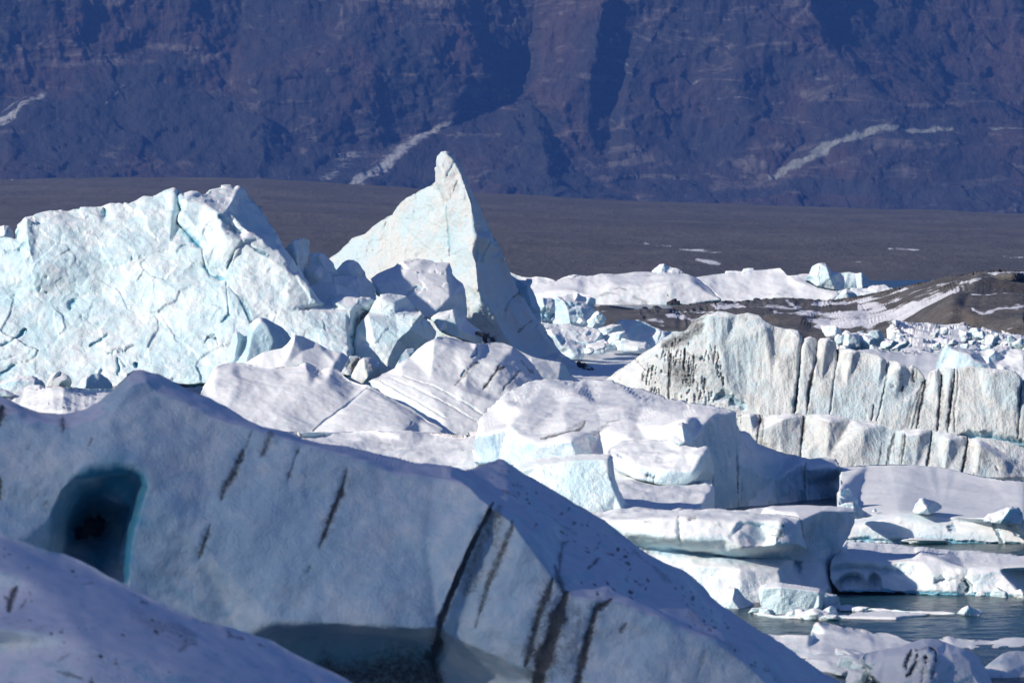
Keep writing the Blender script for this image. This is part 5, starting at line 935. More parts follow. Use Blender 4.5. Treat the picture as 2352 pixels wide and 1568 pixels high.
relief('cut_ice_block', 5, 246, [(760, 560, 5), (800, 545, 4.4), (870, 520, 4), (970, 512, 3.6), (1050, 506, 3.4), (1140, 499, 3.2), (1222, 498, 3.2), (1238, 512, 3.6), (1243, 560, 3.8), (1248, 600, 4), (1268, 655, 4.2), (1300, 720, 4.6), (1342, 770, 5), (1300, 860, 2), (1100, 860, -1), (900, 720, 0)],
    ridges=[[(800, 580, 1.8), (900, 552, 1.4), (1060, 530, .8), (1200, 525, .6), (1226, 520, 1)], [(1225, 530, .8), (1228, 600, .6), (1255, 680, .2), (1300, 780, 0)]], k=0.4, mat=ICE['glacier_ice_bright'], step=1.7, soft=6, T=5, disp=(('fbm', 1.4, 0.06), ('facet', .6, 0.0126), ('fbm', .2, 0.0105)), label='smooth cut block with flat pale blue face and curved right edge, before snow field')

# ---------------------------------------------------------------- water line bergs, lower right
relief('iceberg', 6, 205, [(340, 392, 6), (440, 372, 6.4), (540, 356, 7), (650, 354, 7.4), (760, 352, 7.6), (880, 358, 7.8), (970, 360, 8), (1060, 368, 8), (1104, 374, 8), (1106, 430, 7.4), (1085, 500, 6.6), (1055, 580, 6), (1020, 640, 5.8), (985, 695, 5.6), (942, 740, 5.4), (936, 790, 5.2), (945, 860, 5), (965, 920, 5), (998, 985, 5), (900, 1010, 1), (700, 1000, -1), (500, 800, 1), (340, 500, 4)],
    ridges=[[(560, 390, 3.4), (700, 396, 2.6), (880, 392, 3.4), (1000, 396, 5), (1098, 400, 6.6)], [(740, 460, 1.4), (760, 600, 2.6), (740, 760, 2.4), (800, 900, .6), (860, 980, 0)], [(900, 460, 4), (920, 600, 4.4), (880, 740, 3.4), (930, 900, 2.6)]],
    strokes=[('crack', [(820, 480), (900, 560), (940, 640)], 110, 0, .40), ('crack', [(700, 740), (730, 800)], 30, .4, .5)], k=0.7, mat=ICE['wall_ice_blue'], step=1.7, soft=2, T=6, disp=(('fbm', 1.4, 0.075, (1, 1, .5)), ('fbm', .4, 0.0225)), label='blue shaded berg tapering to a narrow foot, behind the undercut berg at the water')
relief('undercut_iceberg', 0, 204, [(1340, 1205, 4), (1382, 1188, 4), (1411, 1178, 4.4), (1456, 1173, 4.6), (1525, 1173, 4.6), (1603, 1168, 4.6), (1633, 1166, 4.4), (1712, 1172, 4), (1776, 1178, 3.6), (1812, 1182, 3.2), (1838, 1188, 2.8), (1842, 1205, 2.6), (1844, 1229, 2.4), (1850, 1243, 2), (1855, 1256, 1.8), (1852, 1266, 2), (1832, 1275, 2.6), (1820, 1290, 3), (1823, 1310, 2.8), (1840, 1330, 2.6), (1868, 1345, 2.6), (1884, 1358, 2), (1884, 1378, .6), (1727, 1392, -1.6), (1643, 1398, -1.6), (1540, 1360, 0), (1430, 1260, 2)],
    ridges=[[(1400, 1200, 1.6), (1470, 1192, .8), (1600, 1190, 0), (1700, 1196, -.2), (1790, 1200, .2), (1830, 1204, 1)], [(1440, 1222, .6), (1510, 1232, -.4), (1600, 1240, -.8), (1670, 1240, -.8), (1700, 1258, -1), (1780, 1250, -.6), (1835, 1250, .4)], [(1700, 1200, .2), (1690, 1235, -.6)], [(1740, 1200, .6), (1760, 1240, .5), (1750, 1255, -.2)],
        [(1470, 1250, 1.6), (1530, 1262, 1.5), (1620, 1272, 1.4), (1720, 1282, 1.5), (1800, 1282, 2)], [(1530, 1300, .2), (1600, 1298, -.4), (1700, 1304, -.8), (1790, 1308, 0)], [(1650, 1310, -.6), (1640, 1380, -1.6)], [(1610, 1350, -.8), (1700, 1370, -1.6), (1800, 1350, -.6)]],
    strokes=[('crack', [(1450, 1240), (1520, 1250), (1580, 1248), (1640, 1250)], 12, 0, .4), ('crack', [(1480, 1258), (1600, 1272), (1700, 1282), (1815, 1282)], 12, .2, .55), ('crack', [(1562, 1190), (1560, 1225), (1563, 1250)], 6, .4, .3), ('dirt', [(1580, 1196), (1600, 1190)], 5, .1, .5), ('dirt', [(1780, 1212), (1790, 1222), (1785, 1240)], 7, .15, .55), ('dirt', [(1795, 1205), (1800, 1212)], 3, .15, .9), ('dirt', [(1770, 1228), (1800, 1232)], 3, .1, .6), ('dirt', [(1450, 1190), (1500, 1205)], 5, .05, .3), ('dirt', [(1640, 1210), (1660, 1200)], 6, 0, .3)],  # blue in the notch stands in for a teal glow
    k=0.65, mat=ICE['snowy_ice'], step=1.9, soft=7, T=7, disp=(('fbm', 1.6, 0.105, (1, 1, .7)), ('facet', .8, 0.0168), ('fbm', .25, 0.0135)), parts=[('waterline_notch', [(1440, 1240), (1600, 1246), (1835, 1262), (1830, 1285), (1720, 1300), (1530, 1290)])], label='sunlit undercut berg with a teal waterline notch, standing at the edge of the open water')
WB = (('fbm', .7, 0.0375), ('facet', .5, 0.0126), ('fbm', .15, 0.0075))
relief('small_iceberg', 6, 200, [(148, 1040, 0), (170, 990, .3), (200, 945, .5), (235, 925, .6), (272, 914, .8), (308, 922, 1), (325, 945, 1.2), (350, 982, 1.5), (385, 1005, 1.8), (412, 1030, 2), (416, 1110, 1.8), (380, 1135, 1), (260, 1130, -.3), (160, 1100, -.3)], ridges=[[(285, 925, .3), (270, 1000, -.1), (320, 1070, -.2), (330, 1125, -.2)]], k=0.6, mat=ICE['snowy_ice'], step=1.4, soft=1, T=2, disp=WB,
    label='small pointed lump of ice at the water, left of the smooth oblong one')
relief('small_iceberg', 6, 197, [(448, 980, .4), (452, 930, .4), (470, 900, .4), (505, 884, .5), (560, 880, .6), (650, 890, .7), (760, 904, .8), (860, 920, 1), (898, 935, 1.2), (903, 960, 1.4), (888, 1010, 1.2), (882, 1050, 1), (860, 1085, .6), (700, 1105, 0), (520, 1100, 0), (475, 1060, .1)], ridges=[[(480, 920, 0), (600, 915, -.2), (860, 945, .2), (862, 1040, .1)]],
    k=0.6, mat=ICE['snowy_ice'], step=1.5, soft=1, T=2.5, disp=(('fbm', .9, 0.045), ('fbm', .2, 0.009)), label='smooth oblong white lump of ice floating before the undercut berg')
relief('small_iceberg', 6, 199, [(880, 960, .6), (905, 948, .6), (985, 968, .8), (1005, 985, 1), (1006, 1020, 1.2), (998, 1060, 1), (940, 1080, .2), (870, 1080, 0)], ridges=[[(890, 975, 0), (900, 1060, -.2)]], k=0.6, mat=ICE['glacier_ice_blue'], step=1.4, soft=2, T=1.5, disp=WB, label='shaded bluish block tucked against the right end of the smooth oblong lump')
relief('small_iceberg', 6, 195, [(862, 1110, 0), (868, 1085, 0), (905, 1058, .2), (942, 1041, .4), (972, 1062, .6), (985, 1085, .8), (986, 1125, .6), (950, 1140, .1), (880, 1135, 0)], ridges=[[(930, 1060, 0), (935, 1120, -.1)]], k=0.6, mat=ICE['snowy_ice'], step=1.3, soft=2, T=1, disp=WB, label='little rounded cone of ice in front of the shaded bluish block')
FL = (('fbm', 1.0, 0.0375, (1, .5, 1)), ('facet', .6, 0.0126, (1, .5, 1)))
relief('ice_floe', 6, 196, [(400, 1094, z(-.02)), (430, 1086, z(.05)), (470, 1082, z(.06)), (560, 1104, z(.06)), (690, 1092, z(.07)), (850, 1100, z(.07)), (930, 1112, z(.07)), (1000, 1096, z(.08)), (1060, 1104, z(.07)), (1130, 1076, z(.08)), (1170, 1085, z(.07)), (1230, 1073, z(.08)), (1330, 1071, z(.08)), (1500, 1085, z(.07)), (1600, 1093, z(.06)), (1628, 1101, z(-.02)),
        (1570, 1117, z(-.02)), (1450, 1125, z(-.02)), (1385, 1139, z(-.02)), (1200, 1133, z(-.02)), (1000, 1130, z(-.02)), (900, 1144, z(-.02)), (700, 1134, z(-.02)), (560, 1126, z(-.02)), (450, 1108, z(-.02))],
    ridges=[[(440, 1093, z(.04)), (560, 1111, z(.05)), (700, 1115, z(.06)), (900, 1125, z(.06)), (1000, 1112, z(.06)), (1200, 1112, z(.06)), (1385, 1118, z(.06)), (1450, 1106, z(.06)), (1590, 1101, z(.05))]],
    mat=ICE['snow_crust'], step=1.4, soft=0, T=1, back='-.1', jag=.6, disp=(('facet', .5, 0.021),), label='thin ragged white floe drifting in front of the smooth oblong lump', cat='ice floe')
relief('ice_floe', 6, 202, [(1000, 1040, z(.15)), (1060, 1030, z(.2)), (1150, 1055, z(.12)), (1300, 1060, z(.1)), (1400, 1070, z(.12)), (1500, 1078, z(.1)), (1700, 1078, z(.1)), (1800, 1092, z(.1)), (1650, 1098, z(.04)), (1400, 1084, z(.05)), (1200, 1074, z(.04)), (1000, 1072, z(.04))],
    mat=ICE['glacier_ice_blue'], step=1.2, soft=10, T=.8, back='lens', disp=(('fbm', .8, .02),), label='low wet grey blue floe lying behind the thin ragged white one', cat='ice floe')
relief('ice_floe', 6, 196, [(1800, 1092, 0), (1835, 1060, 0), (1880, 1040, .1), (1900, 1050, .3), (1950, 1066, .5), (1980, 1088, .6), (1960, 1108, .3), (1850, 1106, 0)], ridges=[[(1878, 1048, -.1), (1850, 1095, -.2)]], k=0.5, mat=ICE['snowy_ice'], step=1.2, soft=1, T=1, disp=WB, label='small tilted shard of ice alone on the open water', cat='ice floe')

relief('snow_floe', 6, 240, [(985, 400, 6), (990, 350, 12), (995, 280, 24), (1012, 90, z(1.25)), (1130, 82, z(1.3)), (1250, 77, z(1.35)), (1400, 74, z(1.4)), (1480, 78, z(1.4)), (1700, 96, z(1.3)), (1900, 142, z(1.2)), (2100, 176, z(1.15)), (2261, 190, z(1.1)), (2400, 200, z(1.1)), (2400, 660, -3), (2261, 645, -3), (2000, 636, -2.4), (1700, 626, -1.6), (1500, 612, -1), (1300, 602, -.4), (1050, 594, 0), (960, 570, 1), (990, 480, 3)],
    ridges=[[(1000, 460, 5), (1110, 442, 4.4), (1200, 436, 4.2), (1300, 420, 4.4), (1410, 403, 4.6), (1500, 412, 4.2), (1560, 430, 3.8), (1700, 441, 3.4), (1800, 448, 3), (1900, 470, 2.4), (2040, 482, 2), (2150, 472, 2), (2261, 484, 1.4), (2400, 490, 1.2)], [(1000, 480, 2), (1200, 470, 1.6), (1410, 440, 1.6), (1700, 480, .8), (2000, 510, -.4), (2400, 520, -1.4)], [(1100, 420, z(1.0)), (1400, 385, z(1.15)), (1700, 425, z(1.0)), (2261, 460, z(.95))]],
    strokes=[('crack', [(1380, 420), (1560, 450), (1700, 500), (1560, 540)], 26, 0, .22), ('crack', [(1740, 500), (1790, 498), (1800, 515), (1750, 520)], 12, .25, .35), ('crack', [(1050, 584), (1300, 592), (1500, 600), (1750, 606), (2000, 622), (2300, 632)], 16, .3, .85), ('crack', [(1100, 540), (1600, 560), (2100, 580)], 40, 0, .22), ('crack', [(2050, 480), (2090, 540), (2120, 610)], 8, .3, .3), ('crack', [(1100, 470), (1300, 440)], 16, 0, .25), ('crack', [(1270, 182), (1290, 184)], 7, .1, .3), ('snow', [(1180, 545), (1280, 500), (1400, 490)], 22, 0, .8), ('crack', [(2150, 480), (2250, 560)], 20, .3, .2)],  # blue strip along the base paints the turquoise waterline glow
    k=0.16, mat=ICE['snow_crust'], step=1.8, soft=14, T=10, back='down', disp=(('fbm', 5, .10, (1, .4, 1)), ('fbm', .9, .05), ('fbm', .2, .012)), parts=[('glassy_edge', [(990, 470), (1110, 442), (1200, 436), (1300, 420), (1410, 403), (1500, 412), (1560, 430), (1700, 441), (1800, 448), (1900, 470), (2040, 482), (2150, 472), (2261, 484), (2410, 490), (2410, 670), (1700, 640), (950, 600)])], label='wide flat snow floe with a glassy turquoise edge along the water at the right', cat='snow floe')
relief('ice_boulder', 6, 240, [(1500, 385, 0), (1520, 345, 0), (1548, 310, .2), (1580, 302, .4), (1625, 318, .8), (1665, 330, 1.2), (1700, 352, 1.6), (1700, 372, 1.6), (1665, 395, .8), (1620, 412, 0), (1540, 410, -.4), (1505, 400, -.2)], ridges=[[(1560, 320, -.2), (1600, 370, -.4), (1620, 405, -.3)]], k=0.6, mat=ICE['snowy_ice'], step=1.2, soft=2, T=2, disp=WB,
    label='single white boulder casting a shadow on the wide flat snow floe', cat='ice boulder')
relief('ice_boulder', 6, 237.5, [(1985, 440, 1), (2020, 410, 1), (2080, 390, 1), (2140, 370, 1.2), (2185, 358, 1.4), (2230, 372, 1.6), (2255, 410, 1.8), (2255, 450, 1.6), (2230, 485, .6), (2100, 480, 0), (2000, 465, 0)], ridges=[[(2160, 380, .2), (2120, 440, -.2)]], k=0.6, mat=ICE['glacier_ice_blue'], step=1.3, soft=1, T=2, disp=(('facet', .5, 0.0252), ('fbm', .3, 0.0225)),
    label='rough glassy heap at the right edge of the wide flat snow floe', cat='ice boulder')
relief('ice_boulder', 6, 244.5, [(995, 330, 0), (1005, 280, 0), (1030, 240, .2), (1065, 240, .4), (1085, 265, .6), (1090, 290, .8), (1125, 310, 1), (1130, 350, 1), (1060, 350, -.2), (998, 360, -.2)], k=0.6, mat=ICE['glacier_ice_blue'], step=1.3, soft=1, T=2, disp=(('facet', .5, 0.021), ('fbm', .3, 0.015)), label='glassy pale turquoise shard at the left end of the wide snow floe', cat='ice boulder')
relief('ice_boulder', 6, 238.5, [(985, 360, 0), (1040, 340, 0), (1090, 334, .3), (1120, 345, .6), (1150, 380, 1), (1180, 405, 1.4), (1230, 425, 1.8), (1130, 445, .2), (990, 420, -.4)], ridges=[[(1090, 345, 0), (1110, 400, -.3)]], k=0.5, mat=ICE['snowy_ice'], step=1.3, soft=2, T=1.6, disp=WB, label='low snowy hump below the pale turquoise shard on the wide floe', cat='ice boulder')
relief('ice_boulder', 6, 241, [(1218, 395, 0), (1232, 376, 0), (1246, 374, .1), (1258, 392, .3), (1240, 404, -.1)], k=0.6, mat=ICE['snowy_ice'], step=1.0, soft=1, T=.5, jag=.3, disp=(('fbm', .3, 0.015),), label='tiny ice pebble left of the white boulder on the wide snow floe', cat='ice boulder')

relief('iceberg', 6, 207, [(935, 780, 2), (945, 735, 4), (975, 700, 8), (1010, 650, 13), (1045, 598, z(.95)), (1120, 596, z(1)), (1200, 600, z(1)), (1400, 628, z(.95)), (1520, 640, z(.9)), (1640, 652, z(.9)), (1900, 664, z(.85)), (2100, 685, z(.8)), (2220, 700, z(.8)), (2400, 710, z(.8)), (2400, 1000, -3), (2261, 992, -2.6), (1900, 972, -1.8), (1500, 962, -.6), (1270, 946, 0), (1000, 944, .6), (960, 900, 1), (935, 850, 1.4)],
    ridges=[[(960, 745, 3), (1010, 735, 3), (1080, 738, 3), (1200, 735, 3), (1350, 745, 2.8), (1500, 738, 2.6), (1620, 738, 2.4), (1700, 755, 2), (1790, 790, 1.4), (1890, 800, 1), (1920, 790, 1), (2100, 790, .6), (2400, 790, 0)], [(970, 705, 7), (1060, 690, 6), (1200, 712, 5), (1350, 725, 4.4), (1500, 722, 4), (1560, 680, z(1.25)), (1680, 712, 3.6), (1850, 770, 2.4), (2100, 755, 2.4), (2400, 760, 2)],
        [(950, 790, 3.4), (1040, 785, 3.6), (1180, 785, 3.4), (1330, 810, 2.6), (1600, 850, 1), (1700, 860, .4)], [(968, 938, .8), (972, 885, 1.4), (1005, 842, 2.4), (1050, 818, 3), (1115, 815, 3), (1160, 832, 2.6), (1176, 880, 2), (1188, 882, 2), (1196, 835, 2.6), (1232, 813, 3), (1268, 828, 2.6), (1284, 868, 1.6), (1280, 936, .4)],
        [(990, 925, 4), (994, 885, 5), (1022, 853, 5.6), (1060, 834, 5.8), (1112, 832, 5.6), (1146, 848, 5), (1156, 900, 4), (1100, 930, 2.4)], [(1206, 900, 4.4), (1210, 850, 5.4), (1234, 828, 5.6), (1260, 842, 5), (1270, 900, 4), (1240, 930, 2)], [(1600, 770, 1.2), (1640, 860, .2), (1800, 930, -1)], [(1820, 800, .6), (1850, 860, .8), (1850, 950, 0)], [(1900, 830, -.2), (1920, 960, -1.8)]],
    strokes=[('crack', [(950, 790), (1100, 775), (1280, 800), (1450, 810)], 24, .1, .42), ('crack', [(1010, 870), (1080, 850), (1140, 860)], 34, 0, .55), ('crack', [(1240, 850), (1240, 900)], 28, 0, .55), ('crack', [(1650, 880), (1700, 865), (1780, 860)], 16, .5, .25), ('crack', [(1830, 870), (1860, 870), (1880, 910), (1865, 945)], 13, .8, .45),
        ('dirt', [(1800, 830), (1860, 840), (1880, 820)], 7, .2, .6), ('dirt', [(1875, 850), (1895, 900), (1905, 960)], 12, .1, .5), ('dirt', [(1820, 900), (1825, 930)], 4, .1, .6), ('dirt', [(1830, 960), (1880, 962)], 5, 0, .5), ('crack', [(960, 938), (1270, 942), (1500, 952), (1900, 966), (2261, 980)], 14, .2, .9), ('crack', [(1330, 690), (1370, 685), (1400, 690)], 7, .2, .2), ('crack', [(1450, 695), (1480, 700)], 6, .2, .2)],  # teal glow at the waterline is painted as a blue strip
    k=0.22, mat=ICE['snowy_ice'], step=1.7, soft=5, T=8, back='lens', disp=(('fbm', 1.6, 0.0675), ('ridge', .7, .04, (1, .5, 1)), ('fbm', .2, 0.0112)), parts=[('melt_cave', [(966, 940), (972, 885), (1005, 842), (1050, 818), (1115, 815), (1160, 832), (1178, 880), (1170, 945)]), ('melt_cave', [(1188, 945), (1190, 882), (1196, 835), (1232, 813), (1268, 828), (1284, 868), (1282, 945)])], label='long low berg with two teal caves at its left end, rising straight from the water')

# ---------------------------------------------------------------- floes at the bottom right
relief('snow_floe', 13, 178, [(-200, 330, z(.45)), (-60, 318, z(.45)), (0, 320, z(.45)), (200, 321, z(.5)), (358, 325, z(.5)), (357, 290, 6), (372, 240, 6), (395, 205, 6.4), (440, 200, 6.6), (530, 214, 7), (600, 232, 7), (672, 262, 7), (690, 248, 7.4), (760, 258, 7.6), (860, 272, 8), (900, 290, 8), (945, 312, 7), (1000, 300, 7.6), (1080, 306, 7.6), (1160, 330, 7), (1215, 362, 6), (1260, 380, 5.4), (1350, 400, 4), (1200, 470, 1), (1050, 480, .4), (850, 548, -1.2), (700, 570, -2), (500, 576, -2), (330, 574, -2), (120, 500, -.6), (-60, 400, 1.6)],
    ridges=[[(60, 425, .8), (200, 432, .4), (330, 450, 0), (450, 480, -.8), (560, 512, -1.2), (700, 512, -1.2), (830, 500, -.8), (950, 470, .2)], [(370, 330, 4.6), (480, 330, 4.4), (700, 330, 4.8), (900, 360, 4)], [(420, 215, 5), (520, 270, 4.8), (660, 300, 5)]],
    strokes=[('crack', [(120, 500), (330, 560), (600, 568), (830, 545)], 12, .15, .45), ('crack', [(930, 300), (940, 320)], 12, .1, .4), ('crack', [(150, 450), (400, 520), (700, 540)], 20, 0, .22)], k=0.5, mat=ICE['snow_crust'], step=1.8, soft=12, T=4, back='down', disp=(('fbm', 1.5, 0.0525, (1, .5, 1)), ('facet', .6, 0.0126), ('fbm', .2, 0.009)),
    label='lavender snow covered floe with a raised hump, left of the dark holed berg', cat='snow floe')
relief('snow_floe', 13, 183, [(1350, 420, -4), (1480, 372, 0), (1560, 362, 1), (1600, 342, 1.4), (1640, 333, 1.6), (1690, 344, 1.8), (1702, 352, 2), (1850, 366, 2), (1980, 374, 2.2), (2100, 372, 2.4), (2180, 350, 3), (2260, 344, 3.2), (2352, 350, 3.4), (2480, 352, 3.4), (2480, 640, -8), (2200, 640, -9), (1900, 560, -7), (1600, 520, -6)],
    ridges=[[(1650, 345, 1), (1690, 410, -2)], [(1840, 410, -1), (2000, 420, 0), (2130, 400, .4)], [(1860, 440, -3), (2050, 430, -2.4), (2200, 440, -2.4), (2352, 420, -1)], [(1880, 540, -6), (2100, 500, -5), (2352, 480, -4.4)]],
    k=0.5, mat=ICE['snow_crust'], step=1.8, soft=12, T=4, back='down', disp=(('fbm', 1.2, 0.09, (1, .5, 1)), ('facet', .8, 0.0252), ('fbm', .2, 0.0112)), label='uneven snow floe behind the dark holed berg at the right edge', cat='snow floe')
relief('iceberg', 13, 170, [(1960, 640, 1), (2010, 610, 1.4), (2080, 550, 1.8), (2150, 500, 2.2), (2210, 478, 2.6), (2290, 472, 2.8), (2352, 480, 3), (2480, 488, 3), (2480, 860, -1), (2200, 860, -2), (2050, 800, -1), (1980, 720, 0)],
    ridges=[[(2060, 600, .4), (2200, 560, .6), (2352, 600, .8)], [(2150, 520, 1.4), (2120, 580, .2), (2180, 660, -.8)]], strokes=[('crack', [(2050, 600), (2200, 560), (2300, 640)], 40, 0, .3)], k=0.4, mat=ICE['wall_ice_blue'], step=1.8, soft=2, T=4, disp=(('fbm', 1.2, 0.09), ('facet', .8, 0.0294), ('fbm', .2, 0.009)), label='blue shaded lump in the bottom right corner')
relief('holed_iceberg', 13, 166, [(828, 528, 2), (850, 500, 2.4), (900, 486, 2.8), (1000, 462, 3.4), (1100, 448, 3.6), (1200, 434, 3.8), (1250, 408, 4), (1330, 384, 4.4), (1400, 362, 4.8), (1480, 358, 5), (1540, 366, 5.2), (1620, 396, 5.4), (1720, 436, 5.4), (1850, 478, 5.6), (1930, 540, 5.4), (1970, 620, 5), (2020, 700, 4.6), (2060, 790, 4), (2080, 880, 2), (1500, 900, -1.6), (1100, 860, -1.4), (960, 730, -.4), (922, 690, .2), (925, 640, .8), (862, 596, 1.4)],
    ridges=[[(920, 600, .8), (1050, 520, 1.4), (1210, 460, 2.2), (1360, 420, 3)], [(1220, 470, 2), (1300, 455, 1.6), (1440, 425, 2), (1560, 430, 3), (1600, 480, 2.8)], [(1240, 500, 1), (1300, 640, -.4), (1240, 740, -1)], [(1390, 480, .4), (1440, 460, .2), (1500, 500, .2), (1480, 600, -.4), (1460, 740, -1)], [(1600, 500, 1.6), (1660, 490, 1.6), (1760, 480, 2.2), (1850, 560, 2), (1900, 700, 1), (1960, 820, .6)], [(1560, 560, .6), (1520, 700, -.4), (1480, 800, -1)], [(1700, 600, 1), (1640, 780, 0)]],
    strokes=[('dirt', [(1300, 455), (1270, 530), (1240, 610), (1250, 650)], 16.9, 0.39, .9), ('dirt', [(1360, 490), (1350, 540), (1330, 600), (1290, 670), (1260, 700)], 22.1, 0.49, 1), ('dirt', [(1350, 560), (1362, 590)], 19.5, 0.33, 1), ('dirt', [(1430, 520), (1425, 585)], 20.8, 0.65, 1.2), ('dirt', [(1460, 440), (1500, 460), (1525, 480), (1515, 560), (1500, 640), (1470, 730)], 14.3, 0.39, .9), ('dirt', [(1330, 465), (1400, 455), (1440, 435)], 11.7, 0.22, .6), ('dirt', [(1410, 640), (1405, 700), (1390, 760)], 18.2, 0.22, .65), ('dirt', [(1220, 640), (1280, 720)], 28.6, 0, .35), ('dirt', [(1400, 620), (1440, 740)], 52, 0, .25)],
    k=0.38, mat=ICE['snowy_ice'], halo=(2.2, .4), step=1.6, soft=8, T=5, disp=(('fbm', 1.2, 0.0675), ('facet', .7, 0.021), ('fbm', .2, 0.012)), parts=[('melt_hollow', [(1230, 500), (1300, 455), (1440, 425), (1560, 440), (1530, 600), (1480, 760), (1240, 720)])], label='mounded berg with twisting black dirt hollows, bottom right of the view')
rs = random.Random(21)
bits = []
for k in range(46):
    x = rs.uniform(380, 1340); y = rs.uniform(585, 775)
    if x < 400 + (y - 585) * 1.6: continue
    px, py = 1776.25 + x * .24479, 1378.1 + y * .24479
    s = rs.choice((.12, .16, .22, .3, .42)); bits.append((px, py, Zr(py, 0.02), s * 1.7, s))
bits += [(1776.25 + x * .24479, 1378.1 + y * .24479, Zr(1378.1 + y * .24479, .02), w, h) for x, y, w, h in ((560, 640, 1.5, .5), (690, 590, .7, .5), (790, 600, 1.0, .45), (770, 660, .9, .7), (850, 670, .7, .5), (960, 735, .9, .5), (1230, 760, 1.3, .5), (630, 700, .5, .3))]
scatter_blocks(bits, 'ice_fragment', 'floating chip of brash ice on the water left of the dark holed berg', 'brash chips at the bottom right', ICE['snowy_ice'], seed0=9, n=14, protos=6)
small = [(1592.5 + x * .3359, 1041.25 + y * .3359, Zr(1041.25 + y * .3359, .02), w, h) for x, y, w, h in ((1600, 612, 2.2, .25), (1540, 608, 1.0, .2), (2095, 975, .5, .3), (1965, 972, .35, .2), (1150, 1082, .5, .25), (840, 1128, .9, .4), (740, 1118, .6, .3), (660, 1118, .5, .2), (925, 1136, .6, .2), (430, 1086, .6, .2), (500, 1096, .5, .2), (2240, 982, .5, .3))]
scatter_blocks(small, 'ice_fragment', 'small floating chip of ice on the open water near the waterline bergs', 'chips floating by the waterline bergs', ICE['snowy_ice'], seed0=11, n=12, protos=4)

